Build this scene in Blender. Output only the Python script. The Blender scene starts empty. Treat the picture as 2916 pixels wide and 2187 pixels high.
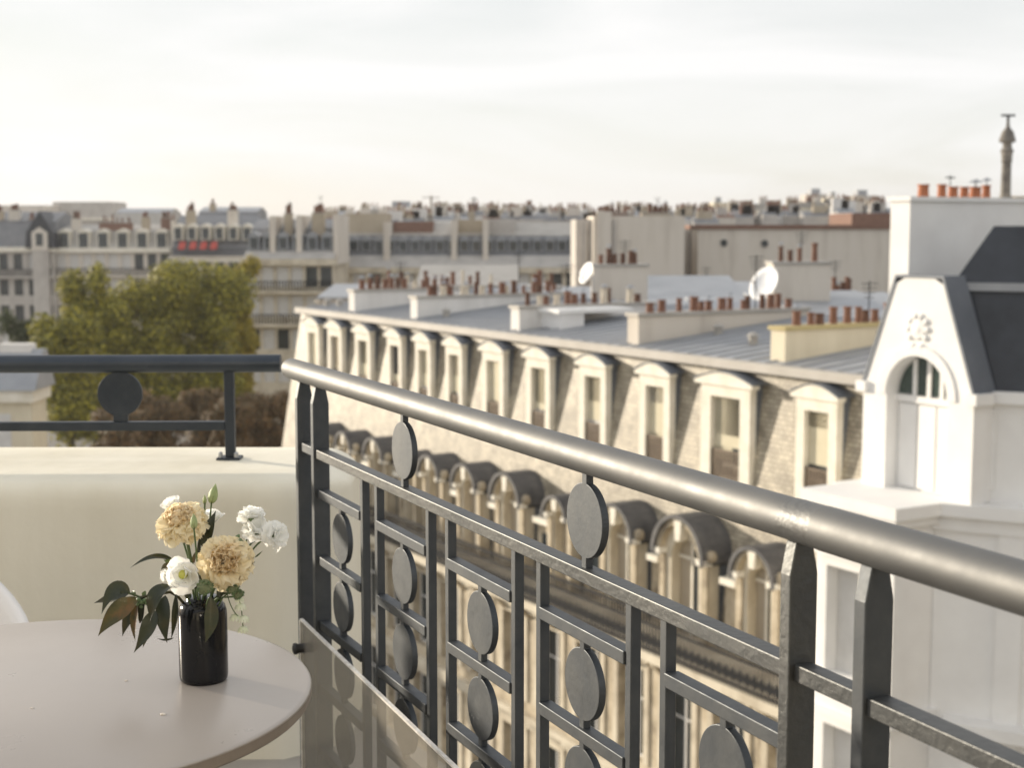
import bpy, math, random
from mathutils import Vector, Matrix

# ------------------------------------------------------------------ camera
PI = math.pi
R = math.radians
scene = bpy.context.scene
col = scene.collection
CZ = 22.0                       # eye height above the street
FPX, PW, PH, HORIZON = 4166.0, 2916.0, 2187.0, 650.0
PITCH = math.atan((PH/2 - HORIZON)/FPX)

cam_d = bpy.data.cameras.new('camera')
cam = bpy.data.objects.new('camera', cam_d)
col.objects.link(cam)
cam.location = (0, 0, CZ)
cam.rotation_euler = (PI/2 - PITCH, 0, 0)
cam_d.sensor_width = 36.0
cam_d.lens = 36.0*FPX/PW
cam_d.clip_start = 0.05
cam_d.clip_end = 6000.0
cam_d.dof.use_dof = True
cam_d.dof.focus_distance = 2.3
cam_d.dof.aperture_fstop = 7.0
scene.camera = cam

# ------------------------------------------------------------------ sky, sun, exposure
SUN_AZ, SUN_EL = -57.0, 10.5    # azimuth from the view direction, negative = left
sdir = Vector((math.sin(R(SUN_AZ))*math.cos(R(SUN_EL)), math.cos(R(SUN_AZ))*math.cos(R(SUN_EL)), math.sin(R(SUN_EL))))
sun_d = bpy.data.lights.new('sun', 'SUN')
sun_d.energy = 5.0
sun_d.angle = R(0.9)
sun_d.color = (1.0, 0.875, 0.70)
sun = bpy.data.objects.new('sun', sun_d)
col.objects.link(sun)
sun.location = (-60, 40, 60)
sun.rotation_euler = (-sdir).to_track_quat('-Z', 'Y').to_euler()

world = bpy.data.worlds.new('World')
scene.world = world
world.use_nodes = True
nt = world.node_tree
bg = nt.nodes['Background']
bg.inputs['Strength'].default_value = 0.1
sky = nt.nodes.new('ShaderNodeTexSky')
sky.sky_type = 'NISHITA'
sky.sun_disc = False
sky.sun_elevation = R(SUN_EL)
sky.sun_rotation = R(SUN_AZ)
sky.altitude = 100
sky.air_density = 1.0
sky.dust_density = 1.0
sky.ozone_density = 1.0
tc = nt.nodes.new('ShaderNodeTexCoord')
mp = nt.nodes.new('ShaderNodeMapping')
mp.inputs['Scale'].default_value = (1.6, 1.6, 9.0)
mp.inputs['Rotation'].default_value = (R(6), R(-10), 0)
nz = nt.nodes.new('ShaderNodeTexNoise')
nz.inputs['Scale'].default_value = 1.5
nz.inputs['Detail'].default_value = 5
nz.inputs['Roughness'].default_value = 0.5
nz.inputs['Distortion'].default_value = 0.8
rp = nt.nodes.new('ShaderNodeValToRGB')
rp.color_ramp.elements[0].position = 0.36
rp.color_ramp.elements[0].color = (0.70, 0.70, 0.70, 1)
rp.color_ramp.elements[1].position = 0.62
rp.color_ramp.elements[1].color = (0.97, 0.97, 0.97, 1)
mx = nt.nodes.new('ShaderNodeMix')
mx.data_type = 'RGBA'
mx.inputs[7].default_value = (8.3, 8.25, 8.2, 1)      # thin bright cloud veil
nt.links.new(tc.outputs['Generated'], mp.inputs['Vector'])
nt.links.new(mp.outputs['Vector'], nz.inputs['Vector'])
nt.links.new(nz.outputs['Fac'], rp.inputs['Fac'])
nt.links.new(rp.outputs['Color'], mx.inputs[0])
nt.links.new(sky.outputs['Color'], mx.inputs[6])
nt.links.new(mx.outputs[2], bg.inputs['Color'])

scene.render.engine = 'CYCLES'
scene.view_settings.view_transform = 'Standard'
scene.view_settings.look = 'None'
scene.view_settings.exposure = 0.30
scene.view_settings.gamma = 1.0
scene.view_settings.use_curve_mapping = False

# ------------------------------------------------------------------ photo pixel -> place
def ray(px, py):
    a = (px - PW/2)/FPX
    b = (PH/2 - py)/FPX
    return Vector((a, math.cos(PITCH) + b*math.sin(PITCH), -math.sin(PITCH) + b*math.cos(PITCH)))
def at_y(px, py, y):
    d = ray(px, py)
    return Vector((0, 0, CZ)) + d*(y/d.y)
def at_z(px, py, z):
    d = ray(px, py)
    return Vector((0, 0, CZ)) + d*((z-CZ)/d.z)
def zat(py, y):
    return at_y(PW/2, py, y).z
def xat(px, y):
    return at_y(px, 650, y).x
# street frame: u runs away along the street, w crosses it (to the right)
STA = R(30.5)
DU = Vector((-math.sin(STA), math.cos(STA), 0))
DW = Vector((math.cos(STA), math.sin(STA), 0))
def u_at(px, w):
    d = ray(px, 650)
    s = w/d.dot(DW)
    return d.dot(DU)*s

# ------------------------------------------------------------------ materials
MATS = {}
def new_mat(name):
    m = bpy.data.materials.new(name)
    m.use_nodes = True
    n = m.node_tree.nodes
    return m, n, m.node_tree.links, n['Principled BSDF']
def mat(name, c1, c2=None, rough=0.7, scale=4.0, metal=0.0, bump=0.0, bscale=None, spec=0.5, detail=6, coat=0.0, island=False, trans=0.0, c3=None, bdist=0.01, streak=False, rvar=0.0):
    """Noise-mottled principled material; island=True gives each piece its own tint."""
    m, n, l, b = new_mat(name)
    b.inputs['Roughness'].default_value = rough
    b.inputs['Metallic'].default_value = metal
    b.inputs['Specular IOR Level'].default_value = spec
    b.inputs['Coat Weight'].default_value = coat
    c2 = c2 or c1
    t = n.new('ShaderNodeTexCoord')
    if island:
        g = n.new('ShaderNodeNewGeometry')
        fac = g.outputs['Random Per Island']
    else:
        no = n.new('ShaderNodeTexNoise')
        no.inputs['Scale'].default_value = scale
        no.inputs['Detail'].default_value = detail
        no.inputs['Roughness'].default_value = 0.62
        if streak:      # rain marks: the mottling is drawn out downwards
            mpp = n.new('ShaderNodeMapping')
            mpp.inputs['Scale'].default_value = (1.0, 1.0, 0.16)
            l.new(t.outputs['Object'], mpp.inputs['Vector'])
            l.new(mpp.outputs['Vector'], no.inputs['Vector'])
        else:
            l.new(t.outputs['Object'], no.inputs['Vector'])
        fac = no.outputs['Fac']
    if rvar:
        nr = n.new('ShaderNodeTexNoise')
        nr.inputs['Scale'].default_value = scale*2.3
        nr.inputs['Detail'].default_value = 7
        nr.inputs['Roughness'].default_value = 0.7
        l.new(t.outputs['Object'], nr.inputs['Vector'])
        mr = n.new('ShaderNodeMapRange')
        mr.inputs['From Min'].default_value = 0.3
        mr.inputs['From Max'].default_value = 0.7
        mr.inputs['To Min'].default_value = max(0.02, rough-rvar)
        mr.inputs['To Max'].default_value = rough+rvar
        l.new(nr.outputs['Fac'], mr.inputs['Value'])
        l.new(mr.outputs[0], b.inputs['Roughness'])
    r = n.new('ShaderNodeValToRGB')
    r.color_ramp.elements[0].color = (*c1, 1)
    r.color_ramp.elements[1].color = (*c2, 1)
    if not island:
        r.color_ramp.elements[0].position = 0.33
        r.color_ramp.elements[1].position = 0.67
    if c3:
        e = r.color_ramp.elements.new(0.5)
        e.color = (*c3, 1)
    l.new(fac, r.inputs['Fac'])
    l.new(r.outputs['Color'], b.inputs['Base Color'])
    if bump:
        nb = n.new('ShaderNodeTexNoise')
        nb.inputs['Scale'].default_value = bscale or scale*4
        nb.inputs['Detail'].default_value = 4
        l.new(t.outputs['Object'], nb.inputs['Vector'])
        bp = n.new('ShaderNodeBump')
        bp.inputs['Strength'].default_value = bump
        bp.inputs['Distance'].default_value = bdist
        l.new(nb.outputs['Fac'], bp.inputs['Height'])
        l.new(bp.outputs['Normal'], b.inputs['Normal'])
    if trans:
        tr = n.new('ShaderNodeBsdfTranslucent')
        l.new(r.outputs['Color'], tr.inputs['Color'])
        ms = n.new('ShaderNodeMixShader')
        ms.inputs[0].default_value = trans
        l.new(b.outputs[0], ms.inputs[1])
        l.new(tr.outputs[0], ms.inputs[2])
        l.new(ms.outputs[0], n['Material Output'].inputs['Surface'])
    MATS[name] = m
    return m
def slate_mat(name, c1, c2, cm, bw=0.30, rh=0.16, axis='yz', rough=0.5):
    m, n, l, b = new_mat(name)
    b.inputs['Roughness'].default_value = rough
    t = n.new('ShaderNodeTexCoord')
    s = n.new('ShaderNodeSeparateXYZ')
    c = n.new('ShaderNodeCombineXYZ')
    l.new(t.outputs['Object'], s.inputs[0])
    l.new(s.outputs['Y' if axis == 'yz' else 'X'], c.inputs[0])
    l.new(s.outputs['Z'], c.inputs[1])
    br = n.new('ShaderNodeTexBrick')
    br.inputs['Color1'].default_value = (*c1, 1)
    br.inputs['Color2'].default_value = (*c2, 1)
    br.inputs['Mortar'].default_value = (*cm, 1)
    br.inputs['Scale'].default_value = 1.0
    br.inputs['Brick Width'].default_value = bw
    br.inputs['Row Height'].default_value = rh
    br.inputs['Mortar Size'].default_value = 0.012
    l.new(c.outputs[0], br.inputs['Vector'])
    no = n.new('ShaderNodeTexNoise')
    no.inputs['Scale'].default_value = 1.9
    no.inputs['Detail'].default_value = 7
    l.new(t.outputs['Object'], no.inputs['Vector'])
    r = n.new('ShaderNodeValToRGB')
    r.color_ramp.elements[0].position = 0.3
    r.color_ramp.elements[0].color = (0.62, 0.60, 0.57, 1)
    r.color_ramp.elements[1].position = 0.7
    r.color_ramp.elements[1].color = (1.3, 1.28, 1.22, 1)
    l.new(no.outputs['Fac'], r.inputs['Fac'])
    mm = n.new('ShaderNodeMix')
    mm.data_type = 'RGBA'
    mm.blend_type = 'MULTIPLY'
    mm.inputs[0].default_value = 1.0
    l.new(br.outputs['Color'], mm.inputs[6])
    l.new(r.outputs['Color'], mm.inputs[7])
    l.new(mm.outputs[2], b.inputs['Base Color'])
    bp = n.new('ShaderNodeBump')
    bp.inputs['Strength'].default_value = 0.6
    bp.inputs['Distance'].default_value = 0.02
    l.new(br.outputs['Color'], bp.inputs['Height'])
    l.new(bp.outputs['Normal'], b.inputs['Normal'])
    MATS[name] = m

mat('plaster', (0.69, 0.645, 0.52), (0.79, 0.75, 0.635), 0.85, 3.0, bump=0.16, bscale=22, bdist=0.012, streak=True, detail=10)
mat('paint', (0.082, 0.090, 0.100), (0.112, 0.118, 0.123), 0.57, 14, rvar=0.07, metal=0.9, bump=0.14, bscale=120, bdist=0.002)
mat('rail_paint', (0.15, 0.152, 0.152), (0.185, 0.185, 0.18), 0.60, 6, metal=0.8, bump=0.05, bscale=60, bdist=0.002, rvar=0.05)
mat('shaded_rail_paint', (0.05, 0.06, 0.075), (0.065, 0.075, 0.09), 0.42, 6, metal=0.8, bump=0.04, bscale=60, bdist=0.002)  # handrail paint darkened: the shade on the parapet side is in the colour
mat('weld_paint', (0.145, 0.147, 0.147), (0.185, 0.185, 0.18), 0.54, 9, metal=0.8, bump=0.45, bscale=95, bdist=0.003)
mat('shaded_paint', (0.045, 0.053, 0.065), (0.06, 0.068, 0.08), 0.5, 14, rvar=0.06, metal=0.9, bump=0.1, bscale=120, bdist=0.002)  # railing paint darkened for posts and discs to hold that side's shade
mat('rough_paint', (0.088, 0.092, 0.094), (0.12, 0.122, 0.12), 0.50, 9, metal=0.85, bump=0.28, bscale=95, bdist=0.004)
mat('table_top', (0.345, 0.31, 0.28), (0.40, 0.36, 0.325), 0.30, 1.6, rvar=0.05, detail=2)
mat('table_edge', (0.20, 0.165, 0.135), (0.25, 0.21, 0.17), 0.5, 9)
mat('black_glaze', (0.006, 0.007, 0.009), (0.012, 0.012, 0.014), 0.16, 8, bump=0.10, bscale=14, bdist=0.003, spec=0.35)
mat('rubber', (0.012, 0.012, 0.013), (0.02, 0.02, 0.02), 0.5, 20)
mat('white_plastic', (0.78, 0.75, 0.72), (0.82, 0.79, 0.76), 0.4, 3)
mat('steel', (0.35, 0.36, 0.37), (0.45, 0.45, 0.46), 0.35, 30, metal=0.8)
mat('floor_tile', (0.30, 0.28, 0.25), (0.37, 0.34, 0.31), 0.7, 5)
# flowers
mat('peach_petal', (0.96, 0.86, 0.60), (0.98, 0.91, 0.71), 0.6, 40, trans=0.48, c3=(0.97, 0.88, 0.65))
mat('peach_core', (0.95, 0.79, 0.55), (0.97, 0.87, 0.65), 0.6, 40, trans=0.48)
mat('white_petal', (0.94, 0.94, 0.91), (0.96, 0.96, 0.94), 0.55, 30, trans=0.5)
mat('stem_green', (0.06, 0.10, 0.035), (0.10, 0.15, 0.05), 0.5, 30)
mat('calyx_green', (0.07, 0.12, 0.05), (0.13, 0.19, 0.08), 0.5, 40)
mat('bud_green', (0.34, 0.42, 0.20), (0.50, 0.55, 0.30), 0.5, 60, trans=0.3)
mat('heart_green', (0.45, 0.48, 0.06), (0.60, 0.58, 0.15), 0.5, 60)
mat('leaf_dark', (0.016, 0.022, 0.009), (0.05, 0.042, 0.014), 0.42, 28, trans=0.15, c3=(0.024, 0.03, 0.012))
mat('leaf_brown', (0.035, 0.042, 0.014), (0.16, 0.075, 0.02), 0.42, 22, trans=0.22, c3=(0.065, 0.055, 0.017))
mat('leaf_green', (0.06, 0.09, 0.03), (0.12, 0.15, 0.05), 0.4, 40, trans=0.25)
mat('bell_petal', (0.74, 0.78, 0.55), (0.86, 0.87, 0.72), 0.5, 80, trans=0.3)
mat('pod', (0.10, 0.13, 0.06), (0.20, 0.22, 0.11), 0.6, 400, bump=0.6, bscale=900, bdist=0.002)
mat('drop', (0.5, 0.42, 0.32), (0.8, 0.76, 0.7), 0.2, 300)
# city
mat('ground_stone', (0.16, 0.15, 0.14), (0.22, 0.21, 0.19), 0.9, 0.3)
mat('asphalt', (0.045, 0.046, 0.048), (0.065, 0.065, 0.066), 0.9, 0.8)
mat('kerb_stone', (0.25, 0.24, 0.22), (0.32, 0.30, 0.28), 0.9, 2)
mat('limestone', (0.40, 0.345, 0.26), (0.66, 0.60, 0.48), 0.85, 0.9, c3=(0.57, 0.51, 0.40), bump=0.25, bscale=8, bdist=0.02)
mat('limestone_dirty', (0.22, 0.18, 0.13), (0.60, 0.53, 0.41), 0.85, 1.3, bump=0.3, bscale=6, bdist=0.03, c3=(0.46, 0.39, 0.28))
mat('trim_stone', (0.68, 0.635, 0.53), (0.84, 0.80, 0.71), 0.8, 1.8)
mat('beige_wall', (0.52, 0.47, 0.41), (0.64, 0.59, 0.53), 0.9, 0.9, c3=(0.62, 0.57, 0.50), detail=9, streak=True)
mat('grey_wall', (0.40, 0.37, 0.34), (0.55, 0.52, 0.48), 0.9, 0.4)
mat('tan_wall', (0.38, 0.32, 0.24), (0.45, 0.39, 0.30), 0.9, 0.5)
mat('pale_wall', (0.64, 0.62, 0.59), (0.77, 0.75, 0.72), 0.9, 1.4, streak=True, detail=9)
mat('white_wall', (0.74, 0.73, 0.715), (0.82, 0.815, 0.80), 0.75, 0.9, detail=9)
mat('yellow_band', (0.40, 0.33, 0.16), (0.50, 0.42, 0.22), 0.8, 1)
mat('buff_wall', (0.60, 0.54, 0.41), (0.70, 0.64, 0.50), 0.85, 1.6, streak=True, detail=9)
mat('sooty_stone', (0.12, 0.11, 0.10), (0.26, 0.24, 0.21), 0.9, 4)
mat('brick_red', (0.17, 0.095, 0.07), (0.23, 0.135, 0.10), 0.9, 3)
mat('terracotta', (0.155, 0.072, 0.046), (0.225, 0.11, 0.07), 0.8, 5)
mat('terracotta_orange', (0.34, 0.12, 0.055), (0.42, 0.16, 0.075), 0.8, 6)
mat('terracotta_dark', (0.10, 0.05, 0.034), (0.16, 0.08, 0.05), 0.85, 5)
mat('pale_pot', (0.55, 0.48, 0.38), (0.66, 0.60, 0.5), 0.85, 6)
mat('zinc', (0.26, 0.275, 0.30), (0.34, 0.355, 0.38), 0.5, 0.7, metal=0.25, bump=0.1, bscale=3)
mat('zinc_dark', (0.11, 0.125, 0.15), (0.16, 0.175, 0.20), 0.5, 0.9, metal=0.25)
mat('zinc_pale', (0.36, 0.345, 0.325), (0.46, 0.44, 0.415), 0.6, 0.8)
mat('old_lead', (0.06, 0.061, 0.066), (0.13, 0.127, 0.127), 0.65, 2.5, metal=0.1, bump=0.3, bscale=9)
mat('zinc_warm', (0.33, 0.31, 0.28), (0.42, 0.40, 0.37), 0.6, 0.7, metal=0.1)
mat('blue_slate', (0.018, 0.022, 0.030), (0.034, 0.040, 0.052), 0.5, 1.6, bump=0.3, bscale=9)
mat('grey_slate', (0.15, 0.155, 0.17), (0.22, 0.225, 0.235), 0.6, 0.6)
mat('glass_dark', (0.03, 0.037, 0.04), (0.06, 0.07, 0.075), 0.12, 0.9)
mat('glass_green', (0.03, 0.05, 0.045), (0.06, 0.085, 0.075), 0.12, 0.9)
mat('blind', (0.55, 0.50, 0.36), (0.62, 0.57, 0.43), 0.8, 1.2)
mat('shutter', (0.56, 0.55, 0.53), (0.66, 0.65, 0.63), 0.8, 2)
mat('brown_slat', (0.13, 0.095, 0.065), (0.18, 0.135, 0.095), 0.7, 4)
mat('iron', (0.010, 0.011, 0.013), (0.02, 0.021, 0.024), 0.75, 3, spec=0.25)
mat('red_cloth', (0.36, 0.05, 0.04), (0.46, 0.08, 0.06), 0.8, 2)
mat('dish_white', (0.74, 0.75, 0.76), (0.80, 0.81, 0.82), 0.45, 3)
mat('bark', (0.09, 0.075, 0.055), (0.16, 0.135, 0.10), 0.9, 3)
mat('leaves_yellow', (0.46, 0.40, 0.035), (0.10, 0.105, 0.024), 0.6, island=True, trans=0.18, c3=(0.25, 0.235, 0.03))
mat('leaves_gold', (0.50, 0.38, 0.035), (0.22, 0.18, 0.03), 0.6, island=True, trans=0.28, c3=(0.42, 0.35, 0.035))
mat('leaves_green', (0.035, 0.05, 0.015), (0.075, 0.09, 0.025), 0.6, island=True, trans=0.25)
mat('leaves_russet', (0.22, 0.13, 0.055), (0.10, 0.08, 0.042), 0.7, island=True, trans=0.2, c3=(0.17, 0.12, 0.06))
slate_mat('warm_slate', (0.30, 0.27, 0.215), (0.45, 0.405, 0.325), (0.19, 0.17, 0.135), bw=0.20, rh=0.12)

def clear_panel_mat():
    m, n, l, b = new_mat('clear_panel')
    b.inputs['Base Color'].default_value = (0.42, 0.385, 0.33, 1)  # veil colour holds dirt plus a painted reflection of the shaded wall
    b.inputs['Roughness'].default_value = 0.18
    tr = n.new('ShaderNodeBsdfTransparent')
    tr.inputs['Color'].default_value = (0.90, 0.90, 0.88, 1)
    ms = n.new('ShaderNodeMixShader')
    no = n.new('ShaderNodeTexNoise')
    no.inputs['Scale'].default_value = 5
    mr = n.new('ShaderNodeMapRange')
    mr.inputs['To Min'].default_value = 0.28
    mr.inputs['To Max'].default_value = 0.38
    t = n.new('ShaderNodeTexCoord')
    l.new(t.outputs['Object'], no.inputs['Vector'])
    l.new(no.outputs['Fac'], mr.inputs['Value'])
    l.new(mr.outputs[0], ms.inputs[0])
    l.new(tr.outputs[0], ms.inputs[1])
    l.new(b.outputs[0], ms.inputs[2])
    l.new(ms.outputs[0], n['Material Output'].inputs['Surface'])
    MATS['clear_panel'] = m
clear_panel_mat()
mat('panel_edge', (0.62, 0.58, 0.52), (0.85, 0.82, 0.78), 0.2, 45, bump=0.5, bscale=60, bdist=0.004)

# ------------------------------------------------------------------ mesh helpers
def V(*a):
    return Vector(a)
class MB:
    def __init__(self):
        self.v = []; self.f = []
    def add(self, vs, fs):
        o = len(self.v)
        self.v += [tuple(p) for p in vs]
        self.f += [tuple(i+o for i in q) for q in fs]
        return self
    def box(self, x0, x1, y0, y1, z0, z1):
        vs = [(x, y, z) for x in (x0, x1) for y in (y0, y1) for z in (z0, z1)]
        return self.add(vs, [(0,1,3,2), (4,6,7,5), (0,4,5,1), (2,3,7,6), (0,2,6,4), (1,5,7,3)])
    def obox(self, c, a, b, d):
        """box with centre c and half-axis vectors a, b, d"""
        vs = [c + a*i + b*j + d*k for i in (-1, 1) for j in (-1, 1) for k in (-1, 1)]
        return self.add(vs, [(0,1,3,2), (4,6,7,5), (0,4,5,1), (2,3,7,6), (0,2,6,4), (1,5,7,3)])
    def prism(self, poly, off):
        n = len(poly); off = Vector(off)
        poly = [Vector(p) for p in poly]
        vs = poly + [p+off for p in poly]
        fs = [tuple(range(n-1, -1, -1)), tuple(range(n, 2*n))]
        fs += [(i, (i+1) % n, (i+1) % n + n, i+n) for i in range(n)]
        return self.add(vs, fs)
    def tube(self, pts, rad, n=10, caps=True):
        pts = [Vector(p) for p in pts]
        if not isinstance(rad, (list, tuple)):
            rad = [rad]*len(pts)
        rings = []
        ref = None
        for i, p in enumerate(pts):
            t = (pts[min(i+1, len(pts)-1)] - pts[max(i-1, 0)]).normalized()
            if ref is None:
                ref = t.orthogonal().normalized()
            else:
                ref = (ref - t*ref.dot(t)).normalized()
            b = t.cross(ref)
            rings.append([p + (ref*math.cos(2*PI*k/n) + b*math.sin(2*PI*k/n))*rad[i] for k in range(n)])
        vs = [q for r in rings for q in r]
        fs = []
        for i in range(len(pts)-1):
            for k in range(n):
                k2 = (k+1) % n
                fs.append((i*n+k, i*n+k2, (i+1)*n+k2, (i+1)*n+k))
        self.add(vs, fs)
        if caps:
            self.add(rings[0], [tuple(range(n-1, -1, -1))])
            self.add(rings[-1], [tuple(range(n))])
        return self
    def lathe(self, prof, n=32, c=(0, 0, 0), axis=None):
        c = Vector(c)
        ax = Vector(axis).normalized() if axis else Vector((0, 0, 1))
        a = ax.orthogonal().normalized(); b = ax.cross(a)
        vs = []
        for r, z in prof:
            for k in range(n):
                t = 2*PI*k/n
                vs.append(c + ax*z + (a*math.cos(t) + b*math.sin(t))*r)
        fs = []
        for i in range(len(prof)-1):
            for k in range(n):
                k2 = (k+1) % n
                fs.append((i*n+k, i*n+k2, (i+1)*n+k2, (i+1)*n+k))
        if prof[0][0] > 1e-5:
            fs.append(tuple(range(n-1, -1, -1)))
        if prof[-1][0] > 1e-5:
            m = (len(prof)-1)*n
            fs.append(tuple(range(m, m+n)))
        return self.add(vs, fs)
    def slab_opening(self, inner, outer, off):
        """open frame between two equally long profiles, thickened by off"""
        n = len(inner); off = Vector(off)
        I = [Vector(p) for p in inner]; O = [Vector(p) for p in outer]
        vs = I + O + [p+off for p in I] + [p+off for p in O]
        fs = []
        for i in range(n-1):
            fs.append((i, i+1, n+i+1, n+i))
            fs.append((2*n+i, 3*n+i, 3*n+i+1, 2*n+i+1))
            fs.append((i, 2*n+i, 2*n+i+1, i+1))
            fs.append((n+i, n+i+1, 3*n+i+1, 3*n+i))
        fs.append((0, n, 3*n, 2*n)); fs.append((n-1, 3*n-1, 4*n-1, 2*n-1))
        return self.add(vs, fs)
    def build(self, name, m, parent=None, smooth=False, bevel=0.0, bseg=2, loc=None):
        me = bpy.data.meshes.new(name)
        me.from_pydata(self.v, [], self.f)
        me.materials.append(MATS[m])
        if smooth:
            me.polygons.foreach_set('use_smooth', [True]*len(me.polygons))
        me.update()
        o = bpy.data.objects.new(name, me)
        col.objects.link(o)
        if parent is not None:
            o.parent = parent
        if loc is not None:
            o.location = loc
        if bevel:
            md = o.modifiers.new('bevel', 'BEVEL')
            md.width = bevel; md.segments = bseg; md.limit_method = 'ANGLE'
        return o
def thing(name, label, cat, loc=(0, 0, 0), rz=0.0, group=None):
    o = bpy.data.objects.new(name, None)
    o.empty_display_size = 0.2
    col.objects.link(o)
    o.location = loc
    o.rotation_euler = (0, 0, rz)
    return tag(o, label, cat, group)
def tag(o, label=None, cat=None, group=None, kind=None):
    if label: o['label'] = label
    if cat: o['category'] = cat
    if group: o['group'] = group
    if kind: o['kind'] = kind
    return o
def copy_tree(o, parent=None, loc=None, scale=None):
    c = o.copy()
    col.objects.link(c)
    c.parent = parent
    if loc is not None: c.location = loc
    if scale is not None: c.scale = scale
    for ch in list(o.children):
        copy_tree(ch, c)
    return c
def wall_holes(mb, a0, a1, z0, z1, holes, depth, f):
    """front skin with real recesses; f(a, d, z) -> point (d = depth into the wall)"""
    As = sorted(set([a0, a1] + [h[0] for h in holes] + [h[1] for h in holes]))
    Zs = sorted(set([z0, z1] + [h[2] for h in holes] + [h[3] for h in holes]))
    for i in range(len(As)-1):
        for j in range(len(Zs)-1):
            am, zm = (As[i]+As[i+1])/2, (Zs[j]+Zs[j+1])/2
            if any(h[0] < am < h[1] and h[2] < zm < h[3] for h in holes):
                continue
            mb.add([f(As[i], 0, Zs[j]), f(As[i+1], 0, Zs[j]), f(As[i+1], 0, Zs[j+1]), f(As[i], 0, Zs[j+1])], [(0, 1, 2, 3)])
    for (h0, h1, k0, k1) in holes:
        for (p, q) in (((h0, k0), (h1, k0)), ((h1, k0), (h1, k1)), ((h1, k1), (h0, k1)), ((h0, k1), (h0, k0))):
            mb.add([f(p[0], 0, p[1]), f(q[0], 0, q[1]), f(q[0], depth, q[1]), f(p[0], depth, p[1])], [(0, 1, 2, 3)])
def arc(c, r, a0, a1, n):
    return [(c[0] + r*math.cos(R(a0 + (a1-a0)*i/n)), c[1] + r*math.sin(R(a0 + (a1-a0)*i/n))) for i in range(n+1)]
rnd = random.Random(7)

# ------------------------------------------------------------------ ground and street
def sheet(name, m, pts, z, kind='structure'):
    mb = MB()
    mb.add([(p[0], p[1], z) for p in pts], [tuple(range(len(pts)))])
    return tag(mb.build(name, m), kind=kind)
def uw(u, w, z=0.0):
    p = DU*u + DW*w
    return Vector((p.x, p.y, z))
sheet('ground', 'ground_stone', [(-900, -300), (900, -300), (900, 1000), (-900, 1000)], 0.0)
sheet('street', 'asphalt', [uw(-60, 5), uw(-60, 18), uw(62, 18), uw(62, 5)], 0.004)
sheet('avenue', 'asphalt', [uw(64, -160), uw(64, 60), uw(90, 60), uw(90, -160)], 0.008)
mb = MB(); mb.prism([uw(-60, 1.6), uw(-60, 5), uw(60, 5), uw(60, 1.6)], (0, 0, 0.13)); tag(mb.build('pavement', 'kerb_stone'), kind='structure')
mb = MB(); mb.prism([uw(-60, 18), uw(-60, 21.9), uw(60, 21.9), uw(60, 18)], (0, 0, 0.13)); tag(mb.build('pavement', 'kerb_stone'), kind='structure')

# ------------------------------------------------------------------ the balcony's own house
FLOOR = CZ - 1.39
hotel = thing('hotel_building', 'cream hotel block carrying the balcony with the round table', 'building', DW*0.0, STA)
mb = MB(); mb.box(-14, 1.05, -22, 4.35, 0, FLOOR-0.35); mb.build('wall', 'plaster', hotel)
mb = MB(); mb.box(-14, 1.75, -22, 4.95, FLOOR-0.346, FLOOR-0.06); mb.build('cornice', 'plaster', hotel)
mb = MB(); mb.box(-12, 0.9, -8, -1.3, FLOOR+0.002, FLOOR+2.9); mb.build('attic_wall', 'plaster', hotel)  # unseen storey, roof and windows added: cream wall bounces light onto the parapet
mb = MB(); mb.prism([(-12.2, -1.1, FLOOR+2.902), (-12.2, -2.6, FLOOR+4.6), (-12.2, -8, FLOOR+4.8), (-12.2, -8, FLOOR+2.902)], (13.3, 0, 0)); mb.build('roof', 'zinc', hotel)
for x in (-6.5, -3.6, -0.9):
    mb = MB(); mb.box(x-0.75, x+0.75, -1.298, -1.26, FLOOR+0.02, FLOOR+2.3); mb.build('french_window', 'glass_dark', hotel)
mb = MB(); mb.box(-12, 1.72, -20, 4.9, FLOOR-0.056, FLOOR)
fl = mb.build('balcony_floor', 'floor_tile'); fl.rotation_euler = (0, 0, STA); tag(fl, kind='structure')

# ------------------------------------------------------------------ parapet
def parapet():
    # cross-section (depth y, height z) of the thick rounded wall, swept along x and closed by a rounded end
    zt = CZ - 0.648
    sec = [(3.74, FLOOR), (3.74, zt-0.075), (3.742, zt-0.05), (3.748, zt-0.03), (3.760, zt-0.014), (3.78, zt-0.005), (3.83, zt-0.001), (3.95, zt),
           (4.15, zt), (4.27, zt-0.001), (4.38, zt-0.008), (4.44, zt-0.026), (4.475, zt-0.06), (4.485, zt-0.12), (4.485, FLOOR)]
    mb = MB()
    xs = [-4.2] + [-4.0+0.2*i for i in range(18)]
    rings = []
    for x in xs:
        rings.append([(x, y - 0.02 - 0.008*x*0, z) for y, z in sec])
    # rounded right-hand end: sections shrink towards the middle line
    for k in range(1, 9):
        a = k/8*PI/2
        ex = xs[-1] + 0.16*math.sin(a)
        s = 0.30 + 0.70*math.cos(a)
        rings.append([(ex, 4.05 + (y-4.05)*s, z - (0.05*(1-math.cos(a)) if z > FLOOR+0.2 else 0)) for y, z in sec])
    n = len(sec)
    vs = [p for r in rings for p in r]
    fs = [(i*n+k, (i+1)*n+k, (i+1)*n+k+1, i*n+k+1) for i in range(len(rings)-1) for k in range(n-1)]
    mb.add(vs, fs)
    mb.add(rings[-1], [tuple(range(n))])
    o = mb.build('parapet_wall', 'plaster', smooth=True)
    tag(o, 'thick cream plastered parapet wall with softly rounded top', 'wall')
parapet()

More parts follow.
